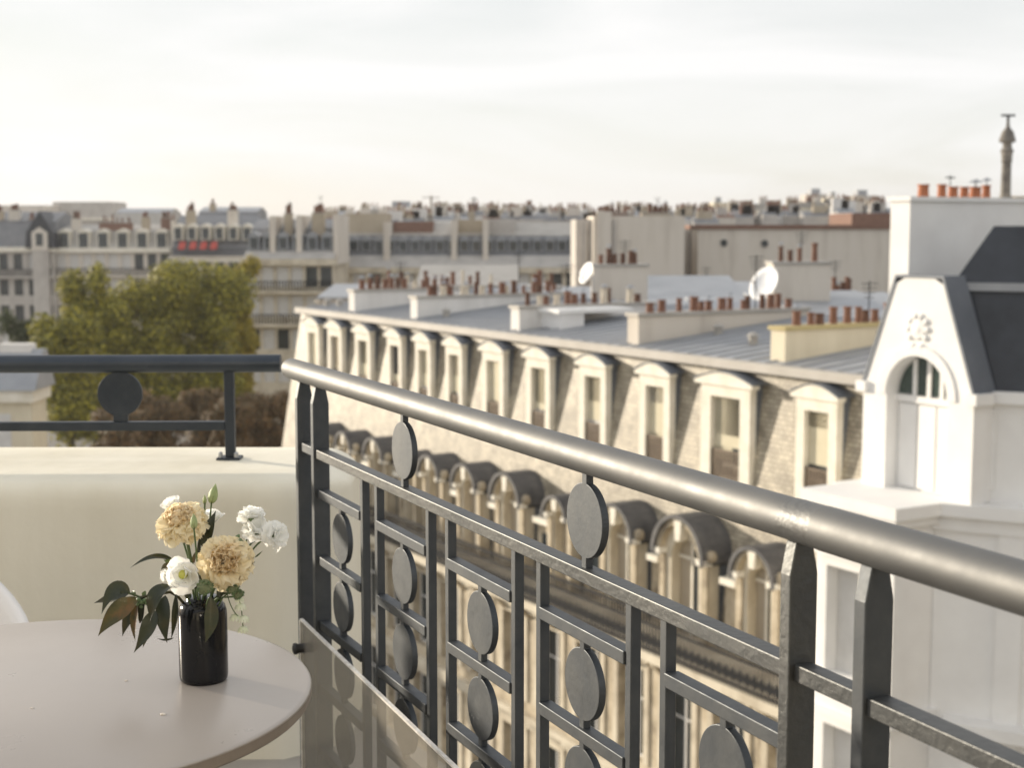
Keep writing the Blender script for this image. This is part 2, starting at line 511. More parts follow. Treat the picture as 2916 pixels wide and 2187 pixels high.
# ------------------------------------------------------------------ railing on the parapet (seen square on)
def parapet_railing():
    YL = 4.06
    t = thing('parapet_railing', 'low charcoal tube railing standing on the cream parapet', 'railing', (0, 0, 0))
    hz = CZ - 0.379
    xe = at_y(800, 1040, 4.09).x
    a, b = V(-4.0, YL-0.05, hz), V(xe, YL+0.03, hz+0.002)
    mb = MB(); mb.tube([a, b], 0.0252, 32); mb.build('handrail', 'shaded_rail_paint', t, smooth=True)
    def on(x, z):
        s = (x - a.x)/(b.x - a.x)
        return V(x, a.y + (b.y-a.y)*s, z)
    e = (b-a).normalized(); nrm = V(-e.y, e.x, 0)
    rz = CZ - 0.553
    def disc(x, r):
        c = on(x, (hz + rz)/2 + 0.004)
        mb = MB()
        poly = [c - nrm*0.006 + e*(r*math.cos(2*PI*k/48)) + V(0, 0, r*math.sin(2*PI*k/48)) for k in range(48)]
        mb.prism(poly, nrm*0.012)
        mb.obox(c, e*0.02, nrm*0.005, V(0, 0, (hz-rz)/2 - 0.008))
        mb.build('disc', 'shaded_paint', t, bevel=0.0012)
    px = at_y(654, 1200, 4.08).x
    for x in (px, px-1.02, px-2.04, px-3.06):
        p = on(x, 0)
        mb = MB(); mb.box(p.x-0.0135, p.x+0.0135, p.y-0.012, p.y+0.012, CZ-0.646, hz-0.015)
        post = mb.build('post', 'shaded_paint', t, bevel=0.002)
        mb = MB(); mb.box(p.x-0.036, p.x+0.03, p.y-0.03, p.y+0.03, CZ-0.652, CZ-0.641); mb.build('base_plate', 'shaded_paint', post, bevel=0.002)
        for s in (-1, 1):
            mb = MB(); mb.lathe([(0.007, 0), (0.007, 0.012), (0.003, 0.016)], 6, (p.x-0.003+0.022*s, p.y-0.018, CZ-0.641)); mb.build('bolt', 'steel', post)
    xs = [px, px-1.02, px-2.04, px-3.06]
    for i in range(3):
        x1, x0 = xs[i]-0.0135, xs[i+1]+0.0135
        c = on((x0+x1)/2, rz)
        mb = MB(); mb.obox(c, e*((x1-x0)/2), nrm*0.013, V(0, 0, 0.0125)); mb.build('mid_rail', 'shaded_paint', t, bevel=0.002)
    xd = at_y(337, 1130, 4.06).x
    for x in (xd, xd-1.02, xd-2.04):
        disc(x, 0.0625)
parapet_railing()

# ------------------------------------------------------------------ street-side railing
RAZ = R(25.05)
RP0 = V(-0.478, 3.437, 0)
RE = V(math.sin(RAZ), -math.cos(RAZ), 0)          # along the rail, towards the camera
RN = V(-math.cos(RAZ), -math.sin(RAZ), 0)         # to the inside of the balcony
def rt(px, py=1650):
    """distance along the railing of the photo column px"""
    d = ray(px, py)
    # solve s*d.xy = RP0 + t*RE
    det = d.x*(-RE.y) - d.y*(-RE.x)
    s = (RP0.x*(-RE.y) - RP0.y*(-RE.x))/det
    q = V(d.x*s, d.y*s, 0) - RP0
    return q.dot(RE)
def rp(t, z, off=0.0):
    p = RP0 + RE*t + RN*off
    return V(p.x, p.y, CZ + z)
HZ, MID = -0.342, -0.510
LEVELS = [-0.6035, -0.7615, -0.9165, -1.0715, -1.2265]
def post(t, parent, m='paint', w=0.020, d=0.0195):
    # flat bar 40 mm across with a chamfered head under the handrail
    zt, zc, zb = HZ-0.0235, HZ-0.062, -1.39
    poly = [rp(t, zb, -d), rp(t, zb, d), rp(t, zc, d), rp(t, zt, d*0.6), rp(t, zt, -d*0.6), rp(t, zc, -d)]
    poly = [p - RE*(w/2) for p in poly]
    mb = MB(); mb.prism(poly, RE*w)
    o = mb.build('post', m, parent, bevel=0.0016)
    mb = MB(); mb.obox(rp(t, -1.386), RE*0.04, RN*0.045, V(0, 0, 0.004)); mb.build('foot_plate', 'paint', o, bevel=0.001)
    return o
def bar_h(t0, t1, zt, parent, h=0.021, d=0.0125, m='paint', name='cross_rail'):
    mb = MB(); mb.obox(rp((t0+t1)/2, zt-h/2), RE*((t1-t0)/2), RN*d, V(0, 0, h/2))
    return mb.build(name, m, parent, bevel=0.0015)
def rail_disc(t, z0, z1, parent, r):
    c = rp(t, (z0+z1)/2)
    mb = MB()
    th = 0.006
    # outline: circle joined to short tabs above and below
    tab = 0.0075
    pts = []
    a0 = math.asin(tab/r)
    zh = (z1-z0)/2 + 0.001
    n = 26
    pts.append((tab, zh)); 
    for k in range(n+1):
        a = PI/2 - a0 - (PI - 2*a0)*k/n
        pts.append((r*math.cos(a), r*math.sin(a)))
    pts.append((tab, -zh)); pts.append((-tab, -zh))
    for k in range(n+1):
        a = -PI/2 - a0 - (PI - 2*a0)*k/n
        pts.append((r*math.cos(a), r*math.sin(a)))
    pts.append((-tab, zh))
    poly = [c + RE*x + V(0, 0, z) - RN*th for x, z in pts]
    mb.prism(poly, RN*(2*th))
    return mb.build('disc', 'paint', parent, bevel=0.0012)
def baluster(t, parent, w=0.0165, d=0.0085):
    mb = MB(); mb.obox(rp(t, (MID-0.0195-1.34)/2), RE*(w/2), RN*d, V(0, 0, (1.34+MID-0.0195)/2))
    return mb.build('baluster', 'paint', parent, bevel=0.0013)
def panel(parent, tL, tR, bal, discs_top, rough=False):
    """bal: list of baluster centres in pairs; bays in between carry cross rails and discs"""
    bar_h(tL, tR, MID, parent, 0.021, 0.0145, 'rough_paint', 'mid_rail')
    bar_h(tL, tR, -1.34, parent, 0.021, 0.0145, 'paint', 'bottom_rail')
    for b in bal:
        baluster(b, parent)
    edges = [tL] + bal + [tR]
    bays = [(edges[i], edges[i+1]) for i in range(0, len(edges), 2)]
    for i, (a, b) in enumerate(bays):
        a2 = a + (0.008 if i else 0); b2 = b - (0.008 if i < len(bays)-1 else 0)
        lv = LEVELS
        for z in lv:
            bar_h(a2, b2, z, parent, 0.0205, 0.0115)
        tm = (a2+b2)/2
        for k in range(len(lv)-1):
            rail_disc(tm, lv[k+1], lv[k]-0.0205, parent, 0.0565)
    for t in discs_top:
        rail_disc(t, MID, HZ-0.024, parent, 0.0575)
def street_railings():
    tA, tB, tC, tD = rt(867, 1300), rt(912, 1300), rt(2273, 1750), rt(2488, 1750)
    step = 0.0
    # far panel
    t = thing('street_railing', 'charcoal balcony railing with discs behind the round table and clear panel', 'railing')
    end = rt(822, 1060)
    seam = rt(2351, 1520)
    mb = MB()
    pts = [rp(end+0.002, HZ), rp(end+0.006, HZ), rp(end+0.013, HZ), rp(end+0.024, HZ)] + [rp(end+0.024+(seam-end-0.024)*k/12, HZ) for k in range(1, 13)]
    mb.tube(pts, [0.010, 0.0175, 0.0225, 0.0252] + [0.0252]*12, 40)
    mb.build('handrail', 'rail_paint', t, smooth=True)
    for q in (tA, tB, tC):
        post(q, t, 'rough_paint' if q == tC else 'paint')
    bar_h(tA+0.010, tB-0.010, MID, t, 0.021, 0.012, 'paint', 'link')
    bal = [rt(1040, 1500), rt(1081, 1500), rt(1228, 1600), rt(1284, 1650), rt(1474, 1700), rt(1546, 1700), rt(1803, 1850), rt(1903, 1850)]
    mids = []
    panel(t, tB+0.010, tC-0.010, bal, [rt(1152, 1250), rt(1673, 1480)])
    # weld sleeve at the joint
    mb = MB(); mb.tube([rp(seam-0.062+0.062*k/4, HZ) for k in range(5)], [0.0256, 0.0258, 0.0257, 0.0258, 0.0257], 40); mb.build('weld_sleeve', 'weld_paint', t, smooth=True)
    # near panel
    t2 = thing('street_railing', 'charcoal balcony railing panel in front of the white corner house', 'railing')
    LEN = 2.75
    tE = tD + LEN
    mb = MB(); mb.tube([rp(seam+0.0005+(tE+0.2-seam)*k/8, HZ) for k in range(9)], 0.0262, 40); mb.build('handrail', 'rail_paint', t2, smooth=True)
    post(tD, t2, 'paint'); post(tE, t2, 'paint')
    bar_h(tC+0.010, tD-0.010, MID, t2, 0.021, 0.012, 'rough_paint', 'link')
    span = tE - tD
    bal2 = []
    for k in range(1, 6):
        c = tD + span*k/6
        bal2 += [c-0.035, c+0.035]
    panel(t2, tD+0.010, tE-0.010, bal2, [tD+span*0.30, tD+span*0.72])
street_railings()

# ------------------------------------------------------------------ clear wind panel in front of the railing
def clear_panel():
    t = thing('clear_panel', 'clear dirty acrylic panel with painted wall reflection leaning low against the charcoal railing', 'panel')
    zg = -0.915
    a = at_z(858, 1764, CZ+zg); b = at_z(1268, 2158, CZ+zg)
    e = (b-a).normalized(); nn = V(e.y, -e.x, 0)
    if nn.dot(V(0, -1, 0)) < 0: nn = -nn
    L = 1.85
    mb = MB(); mb.obox(a + e*(L/2) - V(0, 0, 0.225), e*(L/2), nn*0.0025, V(0, 0, 0.222)); mb.build('pane', 'clear_panel', t)
    mb = MB(); mb.obox(a + e*(L/2) - V(0, 0, 0.0005), e*(L/2), nn*0.0038, V(0, 0, 0.0022)); mb.build('edge', 'panel_edge', t)
    for s in (-0.004, L):
        mb = MB(); mb.obox(a + e*s - V(0, 0, 0.225), e*0.003, nn*0.004, V(0, 0, 0.222)); mb.build('edge', 'panel_edge', t)
    for s in (0.02, L-0.05):
        c = a + e*s + V(0, 0, -0.064)
        mb = MB(); mb.lathe([(0.004, -0.034), (0.0105, -0.033), (0.0125, -0.026), (0.0125, 0.0), (0.011, 0.004), (0.011, 0.014), (0.0135, 0.018), (0.0135, 0.024), (0.006, 0.027)], 20, c, nn); mb.build('knob', 'rubber', t, smooth=True)
    for s in (0.25, L-0.25):
        mb = MB(); mb.obox(a + e*s + V(0, 0, -0.452), e*0.03, nn*0.02, V(0, 0, 0.024)); mb.build('foot', 'rubber', t)
clear_panel()

# ------------------------------------------------------------------ table, vase, chair
TZ = CZ - 0.65
TC = V(-0.68, 2.0, 0)
TR = 0.395
def table():
    t = thing('round_table', 'round greige laminate bistro table carrying the black vase', 'table', (TC.x, TC.y, FLOOR))
    h = TZ - FLOOR
    mb = MB(); mb.lathe([(0, h), (TR-0.006, h), (TR-0.002, h-0.0012), (TR, h-0.004)], 96); mb.build('table_top', 'table_top', t, smooth=True)
    mb = MB(); mb.lathe([(TR-0.0005, h-0.0042), (TR-0.0008, h-0.017), (TR-0.004, h-0.0205), (TR-0.02, h-0.021), (0, h-0.021)], 96); mb.build('edge_band', 'table_edge', t, smooth=False)
    mb = MB(); mb.tube([(0, 0, 0.02), (0, 0, h-0.03)], 0.038, 24); mb.build('pedestal', 'iron', t, smooth=True)
    mb = MB(); mb.lathe([(0.26, 0.0), (0.26, 0.008), (0.20, 0.014), (0.04, 0.022), (0, 0.022)], 48); mb.build('base', 'iron', t, smooth=True)
    for k in range(2):
        mb = MB()
        a = k*PI/2
        mb.obox(V(0, 0, h-0.026), V(math.cos(a), math.sin(a), 0)*0.2, V(-math.sin(a), math.cos(a), 0)*0.015, V(0, 0, 0.0045 - 0.0005*k)); mb.build('bracket', 'iron', t)
table()
VB = at_z(581, 1936, TZ)          # where the vase stands
VY = VB.y
PXM = VY/FPX                      # metres per photo pixel at the vase
VR = 70.5*PXM
VH = at_y(581, 1706, VY).z - TZ
def vase():
    t = thing('vase', 'glossy black round-shouldered vase standing on the greige table', 'vase', (VB.x, VB.y, TZ))
    pr = [(VR*0.90, 0.0), (VR*0.97, 0.003), (VR, 0.009), (VR, VH*0.80), (VR*0.985, VH*0.86), (VR*0.93, VH*0.92), (VR*0.82, VH*0.965), (VR*0.70, VH*0.985), (VR*0.66, VH*0.995), (VR*0.66, VH*1.03), (VR*0.61, VH*1.035)]
    mb = MB(); mb.lathe([(0, 0)] + pr, 64); mb.build('body', 'black_glaze', t, smooth=True)
    mb = MB(); mb.lathe([(VR*0.61, VH*1.034), (VR*0.60, VH*0.98), (VR*0.9, VH*0.88), (VR*0.93, VH*0.5), (VR*0.9, 0.008), (0, 0.008)], 48); mb.build('inside', 'black_glaze', t, smooth=True)
vase()
def drop(px, py, s, label):
    p = at_z(px, py, TZ)
    mb = MB()
    mb.lathe([(0.0, 0.0), (0.0046*s, 0.0), (0.0042*s, 0.0010*s), (0.0024*s, 0.0018*s), (0, 0.002*s)], 14)
    o = mb.build('water_drop', 'drop', smooth=True)
    o.location = p + V(0, 0, 0.0001); o.scale = (1.0, 0.75, 1.0)
    tag(o, label, 'drop')
drop(465, 2036, 1.0, 'glinting water drop lying in front of the vase on the table')
drop(360, 1940, 0.55, 'tiny pale speck on the table left of the vase')
drop(92, 2018, 0.55, 'tiny speck far from the vase on the table')

def chair():
    t = thing('chair', 'white moulded tub chair with sloping arm beside the table', 'chair', (-1.262, 2.74, FLOOR), R(34))
    # shell swept round the seat; open side towards local -y
    n = 40
    prof = []
    R0 = 0.30
    def rim(a):   # a: angle from the back (0) to the front edge of each arm
        s = abs(a)/R(118)
        return 0.70 - 0.01*s - 0.17*max(0.0, s-0.45)/0.55
    mb = MB()
    vs = []; m = 9
    for i in range(n+1):
        a = R(-118) + R(236)*i/n
        zt = rim(a)
        for k in range(m):
            q = k/(m-1)
            z = 0.43 + (zt-0.43)*q
            r = R0*(0.86 + 0.16*q**0.8)
            vs.append((r*math.sin(a), r*math.cos(a), z))
        r = R0*1.02 + 0.022
        vs.append((r*math.sin(a), r*math.cos(a), zt+0.0))
        for k in range(m):
            q = 1 - k/(m-1)
            z = 0.41 + (zt-0.03-0.41)*q
            r = R0*(0.86 + 0.16*q**0.8) + 0.03
            vs.append((r*math.sin(a), r*math.cos(a), z))
    M = 2*m+1
    fs = [(i*M+k, (i+1)*M+k, (i+1)*M+k+1, i*M+k+1) for i in range(n) for k in range(M-1)]
    fs.append(tuple(range(M))); fs.append(tuple(n*M+k for k in range(M-1, -1, -1)))
    mb.add(vs, fs); mb.build('shell', 'white_plastic', t, smooth=True)
    mb = MB(); mb.lathe([(0, 0.41), (0.25, 0.41), (0.275, 0.42), (0.275, 0.44), (0.25, 0.452), (0, 0.445)], 40); mb.build('seat', 'white_plastic', t, smooth=True)
    for sx in (-1, 1):
        for sy in (-1, 1):
            mb = MB(); mb.tube([(0.17*sx, 0.17*sy, 0.415), (0.22*sx, 0.22*sy, 0.0)], [0.017, 0.012], 12); mb.build('leg', 'white_plastic', t, smooth=True)
chair()

# ------------------------------------------------------------------ flowers
def F(cx, cy, dy=0.0):
    """place in the bouquet from a position in the photo, dy = nearer(-) or farther(+) than the vase's middle"""
    return at_y(200 + cx*0.339, 1300 + cy*0.339, VY + dy)
MU = 0.339*PXM                   # metres per bouquet unit
frnd = random.Random(11)
def petal_mesh(name, m, L, W, ruffle, cup, seed, nl=8, nw=10, claw=0.25, curl=0.0, jag=0.06):
    r = random.Random(seed)
    ph = [r.uniform(0, 6.28) for _ in range(4)]
    fr = [r.uniform(5, 7), r.uniform(9, 12)]
    vs = []
    for i in range(nl+1):
        t = i/nl
        hw = W*(claw + (1-claw)*math.sin(min(1.0, t*1.08)*PI*0.5)**1.2)
        if t > 0.8: hw *= 1 - 0.25*((t-0.8)/0.2)**2
        for j in range(nw+1):
            s = -1 + 2*j/nw
            ly = L*t*(1 - 0.20*s*s*t) + (jag*L*t*t*math.sin(fr[1]*s*1.7+ph[2]) if i == nl else 0)
            x = hw*s
            z = cup*L*(t**2)*0.5 + cup*W*s*s*0.8*t - curl*L*max(0, t-0.6)**2*2.5
            z += ruffle*L*(t**2.2)*(math.sin(fr[0]*s+ph[0])*0.6 + math.sin(fr[1]*s+ph[1]+3*t)*0.4)
            x += ruffle*L*0.35*t*t*math.sin(fr[1]*s + ph[3])
            vs.append((x, ly, z))
    fs = []
    k = nw+1
    for i in range(nl):
        for j in range(nw):
            fs.append((i*k+j, i*k+j+1, (i+1)*k+j+1, (i+1)*k+j))
    me = bpy.data.meshes.new(name)
    me.from_pydata(vs, [], fs)
    me.materials.append(MATS[m])
    me.polygons.foreach_set('use_smooth', [True]*len(me.polygons))
    me.update()
    return me
def frame_for(axis):
    ax = Vector(axis).normalized()
    a = ax.orthogonal().normalized()
    return Matrix((a, ax.cross(a), ax)).transposed().to_4x4()   # local z -> axis
def place_petal(me, root, base, axis, theta, phi, roll=0.0, scale=1.0, push=0.0):
    """petal grows from base; theta = angle away from the axis, phi = turn round it"""
    o = bpy.data.objects.new('petal', me)
    col.objects.link(o)
    # local petal: +y outwards, +z towards the bloom's heart
    M = frame_for(axis) @ Matrix.Rotation(phi, 4, 'Z') @ Matrix.Rotation(PI/2 - theta, 4, 'X') @ Matrix.Rotation(roll, 4, 'Y')
    M = Matrix.Translation(base + Vector(axis).normalized()*push) @ M @ Matrix.Scale(scale, 4)
    o.matrix_world = M
    o.parent = root
    return o
def bez(p0, p1, p2, n=10):
    return [p0*((1-t)**2) + p1*(2*t*(1-t)) + p2*(t*t) for t in [i/n for i in range(n+1)]]
def into_vase(k=0.0, dy=0.0):
    return V(VB.x + k*VR*0.45, VB.y + dy*VR*0.4, TZ + 0.02), V(VB.x + k*VR*0.5, VB.y + dy*VR*0.45, TZ + VH*1.02)
def stem(root, top, k, dy, r=0.0019, side=None, mid=None):
    b, n = into_vase(k, dy)
    pts = bez(b, n, n + (top-n)*0.35 + (side or V(0, 0, 0)), 5)[:-1] + bez(n + (top-n)*0.35 + (side or V(0, 0, 0)), n + (top-n)*0.7 + (side or V(0, 0, 0))*0.6, top, 6)
    mb = MB(); mb.tube(pts, r, 8); mb.build('stem', 'stem_green', root, smooth=True)
def calyx(root, base, axis, r, h):
    mb = MB()
    mb.lathe([(r*0.28, -h), (r*0.62, -h*0.82), (r*0.85, -h*0.45), (r, 0.0), (r*0.92, h*0.12)], 16, base, axis)
    mb.build('calyx', 'calyx_green', root, smooth=True)
    ax = Vector(axis).normalized()
    a = ax.orthogonal().normalized(); b = ax.cross(a)
    for k in range(5):
        t = 2*PI*k/5
        d = a*math.cos(t) + b*math.sin(t)
        q = a*-math.sin(t) + b*math.cos(t)
        mb = MB()
        p0 = base + d*r*0.93
        mb.add([p0 - q*r*0.5 - ax*h*0.05, p0 + q*r*0.5 - ax*h*0.05, p0 + d*r*0.16 + ax*h*0.30, p0 + d*r*0.06 + ax*h*0.12], [(0, 1, 3), (1, 2, 3), (2, 0, 3), (0, 2, 1)])
        mb.build('sepal', 'calyx_green', root)
def carnation(label, centre, axis, Rr, k, dy, n=52, squash=1.0, seed=1, group=None, mats=('peach_petal', 'peach_core'), side=None):
    ax = Vector(axis).normalized()
    base = centre - ax*Rr*0.50
    root = thing('carnation', label, 'flower', (VB.x, VB.y, TZ))
    root.matrix_world = Matrix.Translation((0, 0, 0))
    meshes = [petal_mesh('petal', mats[0], Rr, Rr*0.56, 0.17, 0.12, seed*10+i, curl=0.70, jag=0.03, nw=14) for i in range(5)]
    core = [petal_mesh('petal', mats[1], Rr*0.92, Rr*0.46, 0.24, 0.25, seed*10+7+i, jag=0.03, nw=14) for i in range(3)]
    for i in range(n):
        q = (i+0.5)/n
        th = R(6 + 92*q**0.72) + frnd.uniform(-0.08, 0.08)
        ln = 1.02 - 0.04*q + frnd.uniform(-0.09, 0.07)
        me = frnd.choice(core if q < 0.35 else meshes)
        place_petal(me, root, base, ax, th, i*2.39996 + frnd.uniform(-0.2, 0.2), frnd.uniform(-0.5, 0.5), ln, 0.0)
    calyx(root, base + ax*Rr*0.02, ax, Rr*0.26, Rr*0.62)
    stem(root, base - ax*Rr*0.55, k, dy, 0.0025, side)
    return root
def lisianthus(label, centre, axis, Rr, k, dy, n=9, seed=3, open_=1.0, group=None, heart=True):
    ax = Vector(axis).normalized()
    base = centre - ax*Rr*0.75
    root = thing('lisianthus', label, 'flower')
    ms = [petal_mesh('petal', 'white_petal', Rr*1.28, Rr*0.72, 0.035, 0.30, seed*7+i, jag=0.02, claw=0.30) for i in range(4)]
    for i in range(n):
        q = i/max(1, n-1)
        th = R((20 + 44*q)*open_)
        place_petal(frnd.choice(ms), root, base, ax, th, i*2.39996, frnd.uniform(-0.35, 0.35), 0.80 + 0.22*q, 0.0)
    if heart:
        mb = MB(); mb.lathe([(0.0, Rr*0.80), (Rr*0.16, Rr*0.78), (Rr*0.26, Rr*0.66), (Rr*0.20, Rr*0.5), (Rr*0.12, Rr*0.1)], 14, base, ax); mb.build('pistil', 'heart_green', root, smooth=True)
    calyx(root, base + ax*Rr*0.08, ax, Rr*0.20, Rr*0.30)
    stem(root, base - ax*Rr*0.18, k, dy, 0.0015)
    return root
def bud(label, tip, base, r, k, dy, cat='flower bud'):
    ax = (tip-base)
    h = ax.length
    root = thing('flower_bud', label, cat)
    mb = MB()
    n = 16; vs = []
    axn = ax.normalized(); a = axn.orthogonal().normalized(); b = axn.cross(a)
    prof = [(0.25, 0.0), (0.75, 0.08), (1.0, 0.25), (0.92, 0.45), (0.62, 0.68), (0.30, 0.86), (0.14, 0.95), (0.03, 1.0)]
    for i, (rr, z) in enumerate(prof):
        for q in range(n):
            t = 2*PI*q/n + z*1.6
            w = 1 + 0.10*math.cos(4*2*PI*q/n)
            vs.append(base + axn*(z*h) + (a*math.cos(t) + b*math.sin(t))*(rr*r*w))
    fs = [(i*n+q, i*n+(q+1) % n, (i+1)*n+(q+1) % n, (i+1)*n+q) for i in range(len(prof)-1) for q in range(n)]
    mb.add(vs, fs); mb.build('bud', 'bud_green', root, smooth=True)
    for q in range(3):
        t = 2*PI*q/3
        d = a*math.cos(t) + b*math.sin(t)
        mb = MB(); mb.tube([base + d*r*0.3, base + d*r*1.05 + axn*h*0.2, base + d*r*1.12 + axn*h*0.42], [0.0011, 0.0002, 0.0002], 5); mb.build('sepal', 'leaf_green', root)
    stem(root, base, k, dy, 0.0013)
def leaf(parent, p0, p1, p2, w, m, nrm=(0, -1, 0.4), fold=0.25, name='leaf', twist=0.0, wav=0.0):
    """pointed blade from p0 to p2 along a bent midrib"""
    mid = bez(p0, p1, p2, 14)
    vs = []
    L = (p2-p0).length
    n0 = Vector(nrm).normalized()
    for i, p in enumerate(mid):
        t = i/14
        tg = (mid[min(i+1, 14)] - mid[max(i-1, 0)]).normalized()
        sd = tg.cross(n0)
        sd = sd.normalized() if sd.length > 1e-4 else tg.orthogonal().normalized()
        nn = sd.cross(tg)
        if twist:
            q = twist*t
            sd, nn = sd*math.cos(q) + nn*math.sin(q), nn*math.cos(q) - sd*math.sin(q)
        hw = w*0.80*(math.sin(PI*min(1, t**0.80*0.97 + 0.03))**1.15)*(1.0 if t < 0.98 else 0.1)
        for s in (-1, -0.55, 0, 0.55, 1):
            vs.append(p + sd*(hw*s) + nn*(abs(s)*hw*(fold+0.14) + wav*hw*math.sin(9*t + 2*s)*abs(s)))
    fs = [(i*5+k, i*5+k+1, (i+1)*5+k+1, (i+1)*5+k) for i in range(14) for k in range(4)]
    mb = MB(); mb.add(vs, fs)
    return mb.build(name, m, parent, smooth=True)

def bouquet():
    carnation('upper peach carnation seen from the side, above its green calyx', F(925, 500, -0.005), (-0.10, -0.45, 0.88), 215*MU, -0.35, 0.1, seed=2, n=66)
    carnation('large peach carnation facing out just above the vase mouth', F(1297, 868, -0.045), (0.05, -0.88, 0.42), 232*MU, 0.35, -0.5, seed=5, n=70, side=V(0, 0.02, 0))
    lisianthus('open white cup flower with yellow green heart beside the vase shoulder', F(942, 995, -0.06), (-0.06, -0.97, 0.16), 150*MU, -0.4, -0.6, n=11, seed=4, open_=1.12)
    lisianthus('half hidden white flower peeping out beside the open white cup flower', F(790, 1005, -0.01), (-0.75, -0.35, 0.15), 75*MU, -0.6, 0.2, n=7, seed=6, open_=0.6, heart=False)
    lisianthus('white cup flower rising behind the upper peach carnation', F(840, 385, 0.045), (-0.30, -0.15, 0.92), 105*MU, -0.3, 0.6, n=8, seed=7, open_=0.75)
    lisianthus('white cup flower behind the upright dark leaf', F(1205, 490, 0.05), (0.25, -0.05, 0.95), 110*MU, 0.1, 0.7, n=8, seed=8, open_=0.78)
    bud('tallest pale green pointed bud of the bouquet', F(1222, 228, 0.02), F(1185, 392, 0.02), 42*MU, 0.1, 0.4)
    bud('tiny green bud beside the tallest bud', F(1128, 322, 0.02), F(1130, 396, 0.02), 18*MU, 0.05, 0.5)
    bud('pale green bud in front of the upper peach carnation', F(1036, 478, -0.055), F(1040, 606, -0.055), 32*MU, -0.05, -0.4)
    # upright leaf
    t = thing('leaf_spray', 'upright dark spotted leaf standing above the large peach carnation', 'leaf')
    b, n = into_vase(0.1, 0.0)
    base = F(1110, 760, 0.0)
    mb = MB(); mb.tube(bez(b, n, base, 10), 0.0013, 7); mb.build('stem', 'stem_green', t, smooth=True)
    leaf(t, base, F(1150, 640, -0.004), F(1225, 452, 0.01), 72*MU, 'leaf_dark', (-0.2, -1, 0.1), 0.2)
    leaf(t, F(1075, 860, 0.01), F(1095, 760, 0.005), F(1088, 630, 0.02), 26*MU, 'leaf_dark', (-0.5, -1, 0.0), 0.3)
    leaf(t, F(1040, 900, -0.02), F(1040, 850, -0.02), F(1060, 790, -0.02), 24*MU, 'leaf_brown', (-0.5, -1, 0.0), 0.3)
    # white spray carnation: three blooms on one forked stem
    t = thing('spray_carnation', 'forked stem of three ruffled white carnations leaning to the railing', 'flower')
    fork = F(1420, 960, 0.0)
    b, n = into_vase(0.55, 0.1)
    mb = MB(); mb.tube(bez(b, n, fork, 8), 0.0019, 8); mb.build('stem', 'stem_green', t, smooth=True)
    sp = [(F(1530, 478, 0.012), (0.10, 0.30, 0.93), 118, F(1470, 660, 0.01)), (F(1575, 610, 0.0), (0.35, -0.35, 0.75), 125, F(1455, 740, 0.0)), (F(1745, 655, -0.01), (0.72, -0.42, 0.30), 125, F(1590, 790, -0.005))]
    wm = [petal_mesh('petal', 'white_petal', 128*MU, 84*MU, 0.09, 0.08, 90+i, curl=0.30, jag=0.035) for i in range(5)]
    for i, (c, ax, rr, cb) in enumerate(sp):
        axv = Vector(ax).normalized()
        base = c - axv*rr*MU*0.45
        for k in range(17):
            q = (k+0.5)/17
            place_petal(frnd.choice(wm), t, base, axv, R(10 + 84*q**0.75) + frnd.uniform(-0.1, 0.1), k*2.39996, frnd.uniform(-0.45, 0.45), rr/128*1.12*(0.98+frnd.uniform(-0.1, 0.06)))
        calyx(t, base + axv*0.001, axv, 34*MU, 105*MU)
        end = base - axv*100*MU
        mb = MB(); mb.tube(bez(fork, fork + (end-fork)*0.5 + V(0.0, 0, 0.012), end, 8), 0.0014, 7); mb.build('stem', 'stem_green', t, smooth=True)
    for tipc, basec, rr in ((F(1420, 655, -0.01), F(1385, 715, -0.01), 22), (F(1430, 690, -0.02), F(1428, 752, -0.02), 28)):
        mb = MB(); axn = tipc-basec
        mb.lathe([(0.3*rr*MU, 0), (rr*MU, axn.length*0.3), (rr*MU*0.9, axn.length*0.65), (rr*MU*0.3, axn.length)], 12, basec, axn); mb.build('bud', 'calyx_green', t, smooth=True)
        mb = MB(); mb.tube(bez(fork, fork + (basec-fork)*0.5 + V(0.004, 0, 0.0), basec, 6), 0.001, 6); mb.build('stem', 'stem_green', t, smooth=True)
    leaf(t, F(1550, 850, -0.005), F(1580, 830, -0.005), F(1620, 790, -0.005), 9*MU, 'leaf_green', (0, -1, 0.3), 0.2)
    leaf(t, F(1500, 800, -0.005), F(1512, 795, -0.005), F(1520, 780, -0.005), 6*MU, 'leaf_green', (0, -1, 0.3), 0.2)
    leaf(t, F(1520, 900, -0.005), F(1540, 895, -0.005), F(1556, 885, -0.005), 6*MU, 'leaf_green', (0, -1, 0.3), 0.2)
    # drooping leafy branch on the left
    t = thing('leafy_branch', 'drooping branch of bronze green leaves over the left of the vase', 'branch')
    b, n = into_vase(-0.75, -0.1)
    hub = F(590, 1185, -0.03)
    mb = MB(); mb.tube(bez(b, n, F(840, 1140, -0.02), 6) + bez(F(840, 1140, -0.02), F(720, 1160, -0.03), hub, 6)[1:], [0.0022]*13, 8); mb.build('stem', 'leaf_brown', t, smooth=True)
    mb = MB(); mb.tube(bez(hub, F(545, 1165, -0.03), F(490, 1150, -0.03), 5), 0.0016, 7); mb.build('twig', 'leaf_green', t, smooth=True)
    leaf(t, F(500, 1150, -0.03), F(360, 1010, -0.035), F(262, 1330, -0.05), 82*MU, 'leaf_dark', (-0.25, -1, 0.9), 0.12, twist=0.5)
    leaf(t, F(500, 1150, -0.02), F(380, 1170, -0.01), F(195, 1236, 0.0), 62*MU, 'leaf_dark', (0, -1, 0.6), 0.15)
    leaf(t, F(560, 1190, -0.02), F(450, 1240, -0.02), F(385, 1330, -0.01), 62*MU, 'leaf_brown', (0, -1, 0.4), 0.15)
